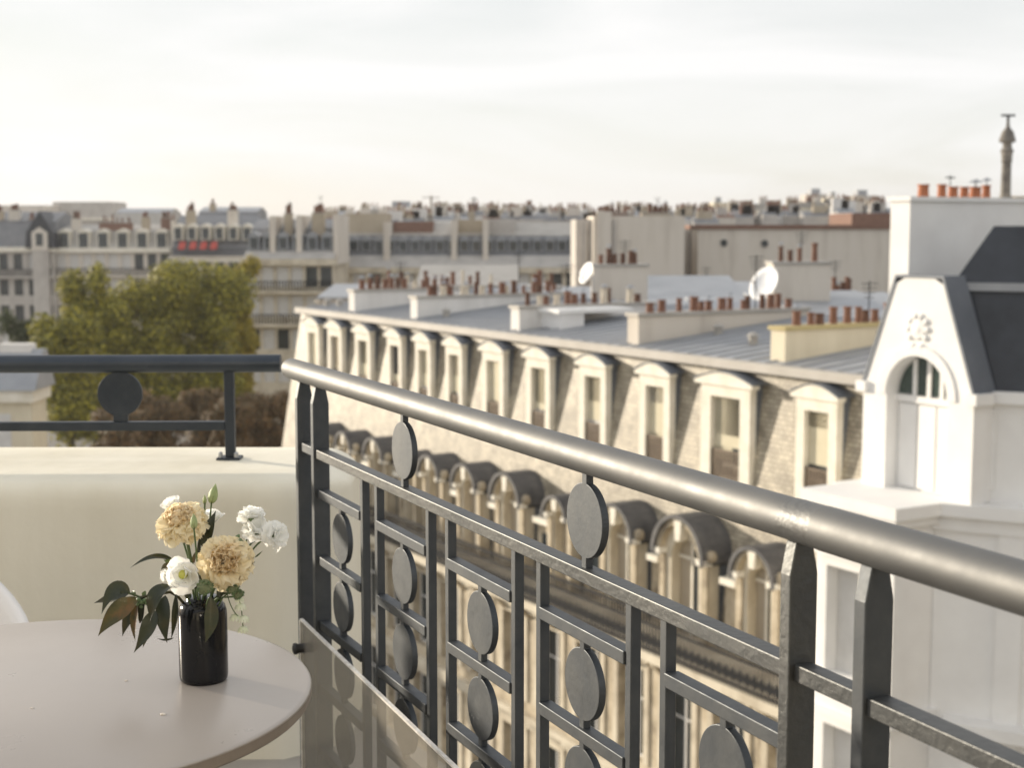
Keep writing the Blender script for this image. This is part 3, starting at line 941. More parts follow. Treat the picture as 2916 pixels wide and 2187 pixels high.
    leaf(t, F(565, 1215, -0.045), F(390, 1255, -0.055), F(233, 1514, -0.055), 104*MU, 'leaf_brown', (0.1, -1, 0.45), 0.10)
    leaf(t, F(560, 1230, -0.015), F(480, 1330, -0.01), F(438, 1515, 0.0), 60*MU, 'leaf_dark', (0, -1, 0.2), 0.2)
    leaf(t, F(575, 1230, -0.035), F(520, 1380, -0.035), F(548, 1560, -0.03), 55*MU, 'leaf_brown', (-0.7, -1, 0.2), 0.25)
    leaf(t, F(700, 1290, -0.05), F(690, 1420, -0.065), F(532, 1655, -0.06), 84*MU, 'leaf_dark', (-0.1, -1, 0.3), 0.12)
    leaf(t, F(640, 1420, -0.02), F(650, 1500, -0.02), F(608, 1612, -0.02), 30*MU, 'leaf_brown', (0, -1, 0.2), 0.2)
    leaf(t, F(850, 1090, -0.05), F(690, 1120, -0.085), F(672, 1400, -0.07), 96*MU, 'leaf_dark', (-0.4, -1, 0.55), 0.30, wav=0.12)
    leaf(t, F(800, 1170, -0.04), F(760, 1340, -0.06), F(815, 1572, -0.055), 82*MU, 'leaf_dark', (-0.15, -1, 0.25), 0.14)
    leaf(t, F(890, 1150, -0.045), F(905, 1360, -0.055), F(845, 1540, -0.05), 44*MU, 'leaf_dark', (-0.5, -1, 0.1), 0.3)
    leaf(t, F(870, 1525, -0.05), F(800, 1560, -0.05), F(727, 1528, -0.05), 12*MU, 'leaf_dark', (0, -1, 0.6), 0.2)
    leaf(t, F(545, 1180, -0.03), F(530, 1140, -0.03), F(520, 1132, -0.02), 24*MU, 'leaf_green', (-0.2, -1, 0.8), 0.2)
    leaf(t, F(610, 1180, -0.03), F(625, 1150, -0.03), F(630, 1128, -0.025), 24*MU, 'leaf_green', (0, -1, 0.4), 0.2)
    for (x, y, r) in ((575, 1205, 22), (600, 1225, 24), (570, 1240, 20), (625, 1210, 20), (595, 1262, 20), (640, 1235, 18)):
        c = F(x, y, -0.035)
        mb = MB(); mb.lathe([(0, -r*MU), (r*MU*0.8, -r*MU*0.5), (r*MU, 0), (r*MU*0.7, r*MU*0.6), (r*MU*0.15, r*MU*1.1)], 10, c, (frnd.uniform(-1, 1), -0.6, -0.6)); mb.build('seed_pod', 'calyx_green', t, smooth=True)
    mb = MB(); mb.tube(bez(hub, F(600, 1330, -0.035), F(585, 1400, -0.03), 6), [0.006, 0.0062, 0.005, 0.0045, 0.004, 0.003, 0.001], 8); mb.build('seed_head', 'leaf_dark', t, smooth=True)
    # long thin leaf on the left
    t = thing('leaf_spray', 'long thin grey green leaf reaching left above the open white flower', 'leaf')
    b, n = into_vase(-0.5, 0.4)
    base = F(880, 890, 0.01)
    mb = MB(); mb.tube(bez(b, n, base, 10), 0.0013, 7); mb.build('stem', 'stem_green', t, smooth=True)
    leaf(t, base, F(720, 775, 0.0), F(500, 942, -0.02), 40*MU, 'leaf_dark', (-0.1, -0.7, 1), 0.15)
    leaf(t, F(880, 885, -0.002), F(830, 895, -0.01), F(785, 868, -0.01), 36*MU, 'leaf_green', (0.2, -1, 0.2), 0.2)
    leaf(t, F(860, 930, -0.02), F(800, 900, -0.025), F(762, 955, -0.03), 34*MU, 'leaf_brown', (0, -1, 0.4), 0.3)
    # dark leaf hanging over the vase
    t = thing('leaf_spray', 'dark leaf hanging down the front of the black vase', 'leaf')
    b, n = into_vase(0.15, -0.6)
    base = F(1180, 1180, -0.055)
    mb = MB(); mb.tube(bez(b, n, base, 8), 0.0013, 7); mb.build('stem', 'stem_green', t, smooth=True)
    leaf(t, base, F(1215, 1390, -0.062), F(1132, 1568, -0.066), 74*MU, 'leaf_dark', (0.05, -1, 0.1), 0.10)
    # round seed heads
    for lab, x, y, r, k, dy, q in (('round green seed head below the open white flower', 1132, 1098, 68, 0.1, -0.7, -0.06), ('bristly green seed head under the right of the large peach carnation', 1365, 1105, 52, 0.6, -0.4, -0.04), ('small green seed head at the neck above the hanging bells', 1410, 1155, 46, 0.75, -0.2, -0.035)):
        t = thing('seed_head', lab, 'seed head')
        c = F(x, y, q)
        mb = MB(); n = 160
        mb.lathe([(0, -r*MU), (r*MU*0.7, -r*MU*0.7), (r*MU, 0), (r*MU*0.8, r*MU*0.55), (0, r*MU*0.8)], 20, c, (0.1, -0.8, 0.5)); mb.build('head', 'pod', t, smooth=True)
        for i in range(26):
            u = i*2.39996
            d = V(math.cos(u)*0.8, -0.4+0.5*math.sin(i), math.sin(u)*0.8).normalized()
            p = c + d*r*MU*0.92
            mb = MB(); mb.lathe([(0.0012, -0.001), (0.0014, 0.0012), (0.0, 0.003)], 6, p, d); mb.build('floret', 'calyx_green', t)
        stem(t, c + V(0.0, 0.006, -r*MU*0.7), k, dy, 0.0014)
    # hanging pale bells
    t = thing('bell_spray', 'drooping string of pale green bell flowers right of the vase', 'flower')
    b, n = into_vase(0.85, -0.2)
    pts = bez(b, n, F(1330, 1150, -0.03), 5)[:-1] + bez(F(1330, 1150, -0.03), F(1420, 1120, -0.03), F(1430, 1230, -0.03), 6)
    mb = MB(); mb.tube(pts, 0.0012, 7); mb.build('stem', 'stem_green', t, smooth=True)
    mb = MB(); mb.tube(bez(F(1320, 1160, -0.035), F(1350, 1290, -0.035), F(1410, 1345, -0.035), 8), 0.0008, 6); mb.build('stem', 'stem_green', t, smooth=True)
    mb = MB(); mb.tube([F(1430, 1230, -0.03), F(1440, 1300, -0.03), F(1452, 1440, -0.03)], 0.0008, 6); mb.build('stem', 'stem_green', t, smooth=True)
    for (x, y, r) in ((1423, 1198, 36), (1430, 1255, 46), (1385, 1345, 44), (1458, 1360, 44), (1453, 1447, 44)):
        c = F(x, y, -0.032)
        for k in range(11):
            a = 2*PI*k/11
            d = V(math.cos(a), math.sin(a), 0)
            q = V(-math.sin(a), math.cos(a), 0)
            h = r*MU*1.25
            p0 = c + V(0, 0, h*0.35)
            w = r*MU*0.26
            mb = MB()
            prof = [(0.12, 0.0, 0.4), (0.62, -0.10, 0.9), (0.92, -0.42, 1.0), (1.05, -0.80, 0.7), (1.14, -0.98, 0.05)]
            vs = []
            for rr, zz, ww in prof:
                m_ = p0 + d*(rr*r*MU) + V(0, 0, zz*h)
                vs += [m_ - q*w*ww, m_ + d*w*0.25, m_ + q*w*ww]
            fs = [(i*3+j, i*3+j+1, (i+1)*3+j+1, (i+1)*3+j) for i in range(4) for j in range(2)]
            mb.add(vs, fs); mb.build('petal', 'bell_petal', t, smooth=True)
        mb = MB(); mb.lathe([(0, 0.002), (r*MU*0.3, 0), (r*MU*0.25, -r*MU*0.8), (0, -r*MU*0.9)], 8, c + V(0, 0, r*MU*0.3)); mb.build('heart', 'bud_green', t, smooth=True)
    # filler stems at the neck
    for k, (x, y, kk) in enumerate(((980, 1130, -0.6), (1250, 1130, 0.4), (1290, 1090, 0.55), (1060, 1050, -0.1))):
        t = thing('leaf_spray', ['short dark leaf tucked into the vase mouth below the white cup flower', 'narrow dark leaf at the vase mouth under the large peach carnation', 'thin dark leaf at the right of the vase mouth', 'dark leaf between the open white flower and the large peach carnation'][k], 'leaf')
        b, n = into_vase(kk, -0.5)
        mb = MB(); mb.tube(bez(b, n, F(x, y+60, -0.035), 8), 0.0013, 7); mb.build('stem', 'stem_green', t, smooth=True)
        leaf(t, F(x, y+70, -0.035), F(x+8, y, -0.035), F(x+20+30*k, y-120, -0.025), 38*MU, 'leaf_dark', (0, -1, 0.2), 0.2)
bouquet()

# ------------------------------------------------------------------ city helpers
def pots_on(parent, spots, base_z, seed, mats, size=0.125, hmin=0.32, hmax=0.62):
    """chimney pots standing on a stack; spots are local (x, y)"""
    r = random.Random(seed)
    for (x, y) in spots:
        h = r.uniform(hmin, hmax)
        s = size*r.uniform(0.72, 1.12)
        mb = MB(); mb.lathe([(s, 0), (s*0.92, h*0.12), (s*0.82, h*0.85), (s*1.0, h*0.88), (s*1.0, h), (s*0.7, h), (s*0.65, h*0.6), (0, h*0.6)], 12)
        mb.build('chimney_pot', r.choice(mats), parent, loc=(x, y, base_z))
        if r.random() < 0.25:
            mb = MB(); mb.lathe([(s*1.25, h+0.10), (s*0.2, h+0.17), (0, h+0.17)], 10); mb.lathe([(s*0.15, h*0.5), (s*0.15, h+0.11)], 6)
            mb.build('pot_cowl', 'zinc', parent, loc=(x, y, base_z))
def stack(parent, x0, x1, y0, y1, z0, z1, m, pot_n, seed, cap='zinc_warm', along='x', pmats=('terracotta', 'terracotta_dark'), size=0.13, hmin=0.26, hmax=0.52, margin=0.4, end=None):
    """chimney stack with a projecting capping and a row of pots"""
    mb = MB(); mb.box(x0, x1, y0, y1, z0, z1-0.10)
    s = mb.build('chimney_stack', m, parent)
    mb = MB(); mb.box(x0-0.06, x1+0.06, y0-0.06, y1+0.06, z1-0.098, z1); mb.build('coping', cap, s)
    sp = []
    jr = random.Random(seed*3+1)
    for i in range(pot_n):
        q = (i+0.5+jr.uniform(-0.32, 0.32))/pot_n
        if jr.random() < 0.06: continue
        if along == 'x': sp.append((x0+margin + (x1-x0-2*margin)*q, (y0+y1)/2))
        else: sp.append(((x0+x1)/2, y0+margin + (y1-y0-2*margin)*q))
    pots_on(s, sp, z1, seed, pmats, size, hmin, hmax)
    if pot_n > 3 and jr.random() < 0.6:     # television aerial
        ax, ay = (x0+x1)/2 + jr.uniform(-0.3, 0.3)*(x1-x0), (y0+y1)/2
        hh = jr.uniform(1.0, 1.7)
        mb = MB(); mb.tube([(ax, ay, z1), (ax, ay, z1+hh)], 0.018, 6)
        for k in range(4):
            mb.box(ax-0.28+0.04*k, ax+0.28-0.04*k, ay-0.008, ay+0.008, z1+hh-0.08-0.12*k, z1+hh-0.06-0.12*k)
        mb.build('aerial', 'iron', s)
    return s

# ------------------------------------------------------------------ mansard row across the street
P = 22.0
def mansard_row():
    t = thing('mansard_house', 'long sunlit stone house with two rows of dormers across the street', 'building', DW*P, STA)
    Z = lambda h: CZ - h
    U0, U1 = 23.6, 59.6
    # stone facade below the balcony with window recesses
    us = [24.9 + 2.05*i for i in range(17)]
    holes = []
    rows = [(Z(14.1), Z(11.55)), (Z(17.6), Z(15.1)), (Z(21.0), Z(18.6))]
    for u in us:
        for a, b in rows:
            holes.append((u-0.6, u+0.6, a, b))
    mb = MB()
    wall_holes(mb, U0, U1, 0, Z(10.95), holes, 0.35, lambda a, d, z: (d, a, z))
    mb.box(0.36, 11, U0+0.01, U1-0.01, 0, Z(10.96))
    mb.add([(0, U1, 0), (0.4, U1, 0), (0.4, U1, Z(10.95)), (0, U1, Z(10.95))], [(0, 1, 2, 3)])
    mb.build('wall', 'limestone_dirty', t)
    k = 0
    proto = None
    for u in us:
        for a, b in rows:
            h = b-a
            if proto is None:
                mb = MB(); mb.box(0.27, 0.30, -0.6, 0.6, 0, h)
                proto = mb.build('window', 'glass_dark', t, loc=(0, u, a))
                mb = MB()
                for (p, q) in ((-0.6, -0.53), (0.53, 0.6), (-0.04, 0.04)):
                    mb.box(0.235, 0.268, p, q, 0, h)
                for (p, q) in ((0, 0.07), (h-0.07, h), (h*0.62, h*0.62+0.05)):
                    mb.box(0.24, 0.266, -0.53, 0.53, p, q)
                mb.build('frame', 'shutter', proto)
                mb = MB(); mb.slab_opening([(-0.06, -0.6, 0), (-0.06, -0.6, h), (-0.06, 0.6, h), (-0.06, 0.6, 0)], [(-0.06, -0.82, 0), (-0.06, -0.82, h+0.24), (-0.06, 0.82, h+0.24), (-0.06, 0.82, 0)], (0.058, 0, 0)); mb.build('surround', 'limestone', proto)
                mb = MB(); mb.box(-0.22, -0.005, -0.95, 0.95, h+0.26, h+0.42); mb.build('hood', 'limestone', proto)
            else:
                copy_tree(proto, t, (0, u, a))
    # string courses and the long balcony
    for i, (za, zb, pr) in enumerate(((14.75, 14.45, 0.22), (18.25, 17.95, 0.18))):
        mb = MB(); mb.box(-pr, -0.003, U0, U1, Z(za), Z(zb)); mb.build('string_course', 'limestone', t)
    mb = MB()
    mb.box(-0.72, 1.3, U0, U1+0.1, Z(10.94), Z(10.70)); mb.build('balcony', 'limestone', t)
    mb = MB()
    for i in range(int((U1-U0)/1.37)):
        u = U0 + 0.4 + 1.37*i
        mb = MB(); mb.prism([(-0.60, u-0.13, Z(10.95)), (-0.003, u-0.13, Z(10.95)), (-0.003, u-0.13, Z(11.55)), (-0.2, u-0.13, Z(11.4))], (0, 0.26, 0)); mb.build('bracket', 'limestone_dirty', t)
    mb = MB()
    n = int((U1-U0)/0.13)
    for i in range(n):
        u = U0 + 0.13*i
        mb.box(-0.664, -0.636, u-0.016, u+0.016, Z(10.70), Z(9.72))
        if i % 2:
            mb.prism([(-0.652, u-0.12, Z(10.4)), (-0.652, u, Z(10.62)), (-0.652, u+0.12, Z(10.4)), (-0.652, u, Z(10.12))], (0.006, 0, 0))
            mb.prism([(-0.652, u-0.05, Z(9.98)), (-0.652, u, Z(10.08)), (-0.652, u+0.05, Z(9.98)), (-0.652, u, Z(9.84))], (0.006, 0, 0))
    mb.box(-0.675, -0.625, U0, U1, Z(9.72), Z(9.66)); mb.box(-0.670, -0.630, U0, U1, Z(10.64), Z(10.59)); mb.box(-0.670, -0.630, U0, U1, Z(10.0), Z(9.95))
    ir = mb.build('iron_railing', 'iron', t); ir['kind'] = 'stuff'
    # roof: steep lower slope, then the flat zinc top with standing seams
    XB, ZB, XT, ZT = 1.25, Z(10.6), 2.15, Z(3.40)
    def xs(z): return XB + (XT-XB)*(z-ZB)/(ZT-ZB)
    mb = MB()
    mb.add([(XB, U0, ZB), (XB, U1, ZB), (XT, U1-0.8, ZT), (XT, U0, ZT)], [(0, 1, 2, 3)])
    mb.add([(XB, U1, ZB), (11, U1, ZB), (11, U1-0.8, ZT), (XT, U1-0.8, ZT)], [(0, 1, 2, 3)])
    mb.build('slate_slope', 'warm_slate', t)
    XR, ZR, XK, ZK = 9.2, Z(2.68), 16.0, Z(3.6)
    mb = MB()
    a0, a1 = U0, U1-0.8
    mb.add([(XT-0.12, a0, ZT), (XT-0.12, a1, ZT), (XR, a1, ZR), (XR, a0, ZR), (XK, a0, ZK), (XK, a1, ZK), (XT-0.12, a0, ZT-0.16), (XT-0.12, a1, ZT-0.16), (XK, a0, ZK-3), (XK, a1, ZK-3), (XR, a1, ZT-1), (XR, a0, ZT-1)],
           [(0, 1, 2, 3), (3, 2, 5, 4), (6, 7, 1, 0), (4, 5, 9, 8), (1, 7, 10, 2), (2, 10, 9, 5), (0, 3, 11, 6), (3, 4, 8, 11)])
    rf = mb.build('roof', 'zinc', t)
    sm = MB(); sm.box(0, 0.001, 0, 0.001, 0, 0.001)
    L = math.hypot(XR-XT, ZR-ZT); ang = math.atan2(ZR-ZT, XR-XT)
    mbs = MB(); mbs.box(0, L, -0.02, 0.02, 0.003, 0.045)
    ps = None
    for i in range(int((a1-a0)/0.65)):
        u = a0 + 0.3 + 0.65*i
        if ps is None:
            ps = mbs.build('seam', 'zinc', rf, loc=(XT, u, ZT)); ps.rotation_euler = (0, -ang, 0)
        else:
            copy_tree(ps, rf, (XT, u, ZT))
    mb = MB(); mb.box(XT-0.32, XT+0.02, a0, a1+0.05, ZT-0.20, ZT+0.03); mb.build('eaves_flashing', 'zinc_warm', t)
    # upper dormers
    DX = 1.66
    def upper_dormer():
        zb, zo, zt = Z(6.55), Z(4.32), Z(4.02)
        mb = MB()
        mb.slab_opening([(DX, -0.42, zb), (DX, -0.42, zo), (DX, 0.42, zo), (DX, 0.42, zb)], [(DX, -0.70, zb), (DX, -0.70, zt), (DX, 0.70, zt), (DX, 0.70, zb)], (0.22, 0, 0))
        d = mb.build('dormer', 'trim_stone', t)
        mb = MB()
        pts = [(-0.82, zt+0.002), (0.82, zt+0.002)] + [(0.82-1.64*i/10, zt+0.10+0.24*math.sin(PI*i/10)) for i in range(11)]
        mb.prism([(DX-0.10, y, z) for y, z in pts], (0.26, 0, 0)); mb.build('pediment', 'trim_stone', d)
        mb = MB()
        top = [(0.86-1.72*i/10, zt+0.125+0.25*math.sin(PI*i/10)) for i in range(11)]
        bot = [(y*0.98, z-0.02) for y, z in reversed(top)]
        mb.prism([(DX-0.13, y, z) for y, z in top+bot], (0.72, 0, 0)); mb.build('dormer_roof', 'zinc_dark', d)
        for s in (-1, 1):
            poly = [(DX+0.20, s*0.70, zb), (DX+0.20, s*0.70, zt+0.1), (xs(zt)+0.3, s*0.70, zt+0.1), (xs(zb), s*0.70, zb)]
            mb = MB(); mb.prism(poly, (0, -s*0.05, 0)); mb.build('cheek', 'zinc_dark', d)
        mb = MB(); mb.box(DX+0.17, DX+0.19, -0.42, 0.42, zb, zo); w = mb.build('window', 'blind', d)
        mb = MB()
        for i in range(9):
            y = -0.40 + 0.1*i
            mb.box(DX+0.055, DX+0.075, y-0.026, y+0.026, zb, zb+0.82)
        mb.box(DX+0.05, DX+0.08, -0.42, 0.42, zb+0.80, zb+0.85); mb.build('guard', 'brown_slat', d)
        return d
    px_up = [884, 948, 1028, 1119, 1201, 1290, 1402, 1532, 1689, 1868, 2072, 2336]
    d0 = upper_dormer()
    for i, px in enumerate(px_up):
        u = u_at(px, P+DX)
        sc = (1, 1.42 if px == 2072 else (0.86 if i in (3, 4, 5) else 1.0), 1)
        if i == 0:
            d0.location = (0, u, 0); d = d0
        else:
            d = copy_tree(d0, t, (0, u, 0), sc)
        vr = random.Random(300+i)
        wn = [c for c in d.children if c.name.startswith('window')][0]
        wn.data = wn.data.copy(); wn.data.materials[0] = MATS[vr.choice(('blind', 'shutter', 'glass_dark', 'tan_wall', 'blind', 'grey_wall'))]
        if vr.random() < 0.75:
            hh = vr.uniform(0.3, 1.3)
            mb = MB(); mb.box(DX+0.145, DX+0.154, -0.40, 0.40, Z(4.36)-hh, Z(4.36)); mb.build('roller_blind', vr.choice(('shutter', 'blind', 'tan_wall')), d)
        if i in (1, 5, 7, 10, 11):
            mb = MB(); y0 = {1: 0.1, 5: 0.12, 7: -0.34, 10: -0.40, 11: -0.41}[i]
            mb.box(DX+0.155, DX+0.168, y0, y0+0.30, Z(6.55), Z(4.34)); mb.build('open_pane', 'glass_dark', d)
    # lower arched stone dormers
    AX = 0.86
    def arched_dormer(wid, bull=False):
        zb, zs = Z(10.70), Z(8.60)
        wid *= 0.86
        ri, ro = wid*0.30, wid*0.5
        n = 14
        inn = [(-ri, zb)] + [(-ri*math.cos(PI*i/n), zs + ri*math.sin(PI*i/n)) for i in range(n+1)] + [(ri, zb)]
        out = [(-ro, zb)] + [(-ro*math.cos(PI*i/n), zs + 0.12 + ro*0.98*math.sin(PI*i/n)) for i in range(n+1)] + [(ro, zb)]
        mb = MB(); mb.slab_opening([(AX, y, z) for y, z in inn], [(AX, y, z) for y, z in out], (0.38, 0, 0))
        d = mb.build('arched_dormer', 'limestone', t)
        # moulded arch ring
        a = [(-ro*0.86*math.cos(PI*i/n), zs + 0.12 + ro*0.86*math.sin(PI*i/n)) for i in range(n+1)]
        b = [(-ro*1.05*math.cos(PI*i/n), zs + 0.12 + ro*1.05*math.sin(PI*i/n)) for i in range(n+1)]
        mb = MB(); mb.slab_opening([(AX-0.20, y, z) for y, z in a], [(AX-0.20, y, z) for y, z in b], (0.24, 0, 0)); mb.build('arch_moulding', 'limestone_dirty', d)
        for s in (-1, 1):
            mb = MB(); mb.box(AX-0.07, AX-0.003, s*ro*0.94-0.10, s*ro*0.94+0.10, zb, zs+0.05); mb.build('pilaster', 'limestone_dirty', d)
            mb = MB(); mb.box(AX-0.26, AX+0.02, s*ro*0.98-0.17, s*ro*0.98+0.17, zs+0.06, zs+0.20); mb.build('capital', 'trim_stone', d)
            poly = [(AX+0.36, s*ro, zb), (AX+0.36, s*ro, zs+0.15), (xs(zs)+0.2, s*ro, zs+0.15), (xs(zb), s*ro, zb)]
            mb = MB(); mb.prism(poly, (0, -s*0.06, 0)); mb.build('cheek', 'zinc_dark', d)
        top = [(-ro*1.16*math.cos(PI*i/n), zs + 0.12 + ro*1.14*math.sin(PI*i/n)) for i in range(n+1)]
        bot = [(y*0.90, z-0.10) for y, z in reversed(top)]
        mb = MB(); mb.prism([(AX-0.30, y, z) for y, z in top+bot], (1.03, 0, 0)); mb.build('dormer_roof', 'old_lead', d)
        mb = MB(); mb.prism([(AX-0.26, -0.10, zs+ri*0.92), (AX-0.26, 0.10, zs+ri*0.92), (AX-0.26, 0.15, zs+0.12+ro*0.98), (AX-0.26, -0.15, zs+0.12+ro*0.98)], (0.25, 0, 0)); mb.build('keystone', 'trim_stone', d)
        for s in (-1, 1):
            c_ = (AX-0.05, s*ro*1.16, zs+0.30)
            mb = MB(); mb.lathe([(0.15, -0.10), (0.17, 0.0), (0.12, 0.10), (0, 0.12)], 10, c_, (-1, 0, 0)); mb.build('scroll', 'limestone_dirty', d)
        mb = MB(); mb.prism([(AX+0.30, y, z) for y, z in inn], (0.02, 0, 0)); w = mb.build('window', 'tan_wall', d)
        mb = MB(); mb.box(AX+0.27, AX+0.29, -ri*0.95, -ri*0.1, zb+0.2, zs+ri*0.4); mb.build('open_pane', 'glass_dark', d)
        mb = MB(); mb.box(AX+0.24, AX+0.265, -0.04, 0.04, zb, zs+ri*0.95); mb.build('mullion', 'trim_stone', d)
        mb = MB(); mb.box(AX+0.24, AX+0.262, -ri*0.98, ri*0.98, zs-0.04, zs+0.04); mb.build('transom', 'trim_stone', d)
        return d
    px_low = [(912, 1.5), (985, 1.5), (1072, 1.7), (1160, 1.3), (1232, 1.6), (1335, 1.7), (1455, 1.9), (1600, 1.35), (1772, 1.9), (1962, 2.25), (2180, 1.7)]
    cache = {}
    ulow = []
    for px, w in px_low:
        u = u_at(px, P+AX); ulow.append((u, w))
        if w in cache: copy_tree(cache[w], t, (0, u, 0))
        else:
            cache[w] = arched_dormer(w); cache[w].location = (0, u, 0)
    # low stone walls with small cornices between the arched dormers
    for i in range(len(ulow)-1):
        ua, ub = ulow[i][0]-ulow[i][1]*0.58, ulow[i+1][0]+ulow[i+1][1]*0.58
        if ua - ub > 0.25:
            mb = MB(); mb.box(AX+0.30, AX+0.42, ub, ua, Z(10.69), Z(8.95)); w = mb.build('attic_wall', 'limestone_dirty', t)
            mb = MB(); mb.box(AX+0.08, AX+0.46, ub+0.02, ua-0.02, Z(8.948), Z(8.78)); mb.build('cornice', 'trim_stone', w)
            if ua - ub > 0.9:
                c = (ua+ub)/2
                mb = MB(); mb.box(AX+0.285, AX+0.297, c-0.22, c+0.22, Z(10.4), Z(9.25)); mb.build('window', 'glass_dark', w)
    # party-wall chimney stacks with pots
    ST = [(1010, 2.46, 7.5, 14), (1190, 2.50, 9.3, 17), (1483, 2.53, 8.0, 13), (1825, 2.44, 9.0, 15), (2247, 2.46, 8.2, 12)]
    for i, (px, h, x1, n) in enumerate(ST):
        u = u_at(px, P+2.6)
        m = 'buff_wall' if i == 4 else ('pale_wall' if i < 3 else 'beige_wall')
        s = stack(t, 2.55, x1, u, u+0.55, Z(3.9), Z(h), m, n, 40+i, cap='yellow_band' if i == 4 else 'zinc_warm', pmats=('terracotta', 'terracotta', 'terracotta_dark') if i > 2 else ('terracotta', 'terracotta_dark', 'pale_pot'))
    # a few vents and a skylight hatch on the zinc
    uh = u_at(1600, P+4)
    mb = MB(); mb.box(3.4, 4.3, uh-0.9, uh+0.3, Z(3.5), Z(2.75)); h = mb.build('roof_hatch', 'white_wall', t)
    mb = MB(); mb.box(3.25, 6.2, uh-1.0, uh+0.4, Z(2.748), Z(2.62)); mb.build('lid', 'white_wall', h)
    for (px, x) in ((930, 3.0), (965, 3.2), (1270, 3.4), (2050, 5.0), (2150, 4.2), (1560, 7.5), (1980, 6.0)):
        u = u_at(px, P+x)
        mb = MB(); mb.lathe([(0.13, 0), (0.13, 0.22), (0.2, 0.24), (0.05, 0.34), (0, 0.34)], 12); mb.build('roof_vent', 'zinc_warm', t, loc=(x, u, Z(3.4) + 0.102*(x-2.15)))
mansard_row()

# ------------------------------------------------------------------ white corner house
def white_house():
    t = thing('corner_house', 'white painted corner house with gabled attic window and dark slate roof', 'building', (0, 0, 0), STA)
    Z = lambda h: CZ - h
    # local x = w, y = u
    W1, W3 = 21.0, 22.1
    # projecting lit bay
    holes = [(21.35, 22.55, Z(9.3), Z(7.0)), (21.35, 22.55, Z(12.6), Z(10.4)), (21.35, 22.55, Z(16.2), Z(13.9))]
    mb = MB(); wall_holes(mb, 20.7, 22.95, 0, Z(5.72), holes, 0.28, lambda a, d, z: (W1+d, a, z))
    mb.box(W1+0.285, 25, 20.71, 22.94, 0, Z(5.73))
    mb.add([(W1, 20.7, 0), (W1+0.3, 20.7, 0), (W1+0.3, 20.7, Z(5.72)), (W1, 20.7, Z(5.72))], [(3, 2, 1, 0)])
    mb.add([(W1, 22.95, 0), (W1+0.3, 22.95, 0), (W1+0.3, 22.95, Z(5.72)), (W1, 22.95, Z(5.72))], [(0, 1, 2, 3)])
    mb.box(22.4, 30, 22.96, 24.0, 0, Z(5.6))
    mb.build('bay_wall', 'white_wall', t)
    for (a, b, c, d) in holes:
        mb = MB(); mb.box(W1+0.24, W1+0.26, a, b, c, d); w = mb.build('window', 'shutter', t)
        mb = MB(); mb.box(W1+0.225, W1+0.238, a+0.05, a+0.40, c+0.06, d-0.06); mb.build('open_pane', 'glass_green', w)
        mb = MB(); mb.slab_opening([(W1-0.07, a, c), (W1-0.07, a, d), (W1-0.07, b, d), (W1-0.07, b, c)], [(W1-0.07, a-0.2, c), (W1-0.07, a-0.2, d+0.22), (W1-0.07, b+0.2, d+0.22), (W1-0.07, b+0.2, c)], (0.068, 0, 0)); mb.build('surround', 'white_wall', w)
        mb = MB(); mb.box(W1-0.2, W1-0.003, a-0.28, b+0.28, d+0.24, d+0.40); mb.build('hood', 'white_wall', w)
        mb = MB(); mb.box(W1-0.16, W1-0.003, a-0.24, b+0.24, c-0.18, c-0.01); mb.build('sill', 'white_wall', w)
    def ledge(z0, z1, pr, name='cornice'):
        mb = MB(); mb.box(W1-pr, 25, 20.7-pr, 22.95+pr, z0, z1); return mb.build(name, 'white_wall', t)
    ledge(Z(5.715), Z(5.46), 0.26)
    ledge(Z(5.90), Z(5.717), 0.14, 'cornice')
    ledge(Z(10.0), Z(9.75), 0.16, 'string_course')
    # canted wing turning away from the sun
    q0 = V(W3, 20.7, 0)
    ca = R(118) + STA            # direction in the local frame
    e = V(math.cos(R(90)-R(118)-STA), math.sin(R(90)-R(118)-STA), 0)   # compass az 118 in world
    nrm = V(e.y, -e.x, 0)        # outwards
    if nrm.dot(V(-1, -1, 0)) < 0: nrm = -nrm
    LN = 9.0
    def cw(s, d, z): 
        p = q0 + e*s - nrm*d
        return (p.x, p.y, z)
    hw = [(2.3, 3.6, Z(9.6), Z(7.2)), (5.3, 6.6, Z(9.6), Z(7.2)), (2.3, 3.6, Z(14.2), Z(11.8)), (5.3, 6.6, Z(14.2), Z(11.8))]
    mb = MB(); wall_holes(mb, 0, LN, 0, Z(5.72), hw, 0.3, cw)
    mb.prism([cw(0.02, 0.31, 0), cw(LN, 0.31, 0), cw(LN, 6, 0), cw(2.0, 6, 0)], (0, 0, Z(5.73)))
    mb.build('wing_wall', 'white_wall', t)
    for (a, b, c, d) in hw:
        mb = MB(); mb.prism([cw(a, 0.26, c), cw(b, 0.26, c), cw(b, 0.29, c), cw(a, 0.29, c)], (0, 0, d-c)); w = mb.build('window', 'glass_green', t)
        mb = MB(); mb.prism([cw((a+b)/2-0.05, 0.22, c), cw((a+b)/2+0.05, 0.22, c), cw((a+b)/2+0.05, 0.255, c), cw((a+b)/2-0.05, 0.255, c)], (0, 0, d-c)); mb.build('mullion', 'white_wall', w)
    def band(s0, s1, z0, z1, pr, name, back=0.3, d0=0.0):
        mb = MB(); mb.prism([cw(s0, d0-pr, z0), cw(s1, d0-pr, z0), cw(s1, d0+back, z0), cw(s0, d0+back, z0)], (0, 0, z1-z0)); return mb.build(name, 'white_wall', t)
    band(-0.1, LN, Z(5.715), Z(5.46), 0.24, 'cornice', 2.5)
    band(-0.05, LN, Z(6.02), Z(5.717), 0.10, 'cornice', 0.05)
    for s in (1.25, 4.1, 6.9):
        band(s, s+0.5, Z(17), Z(6.022), 0.06, 'pilaster', 0.05)
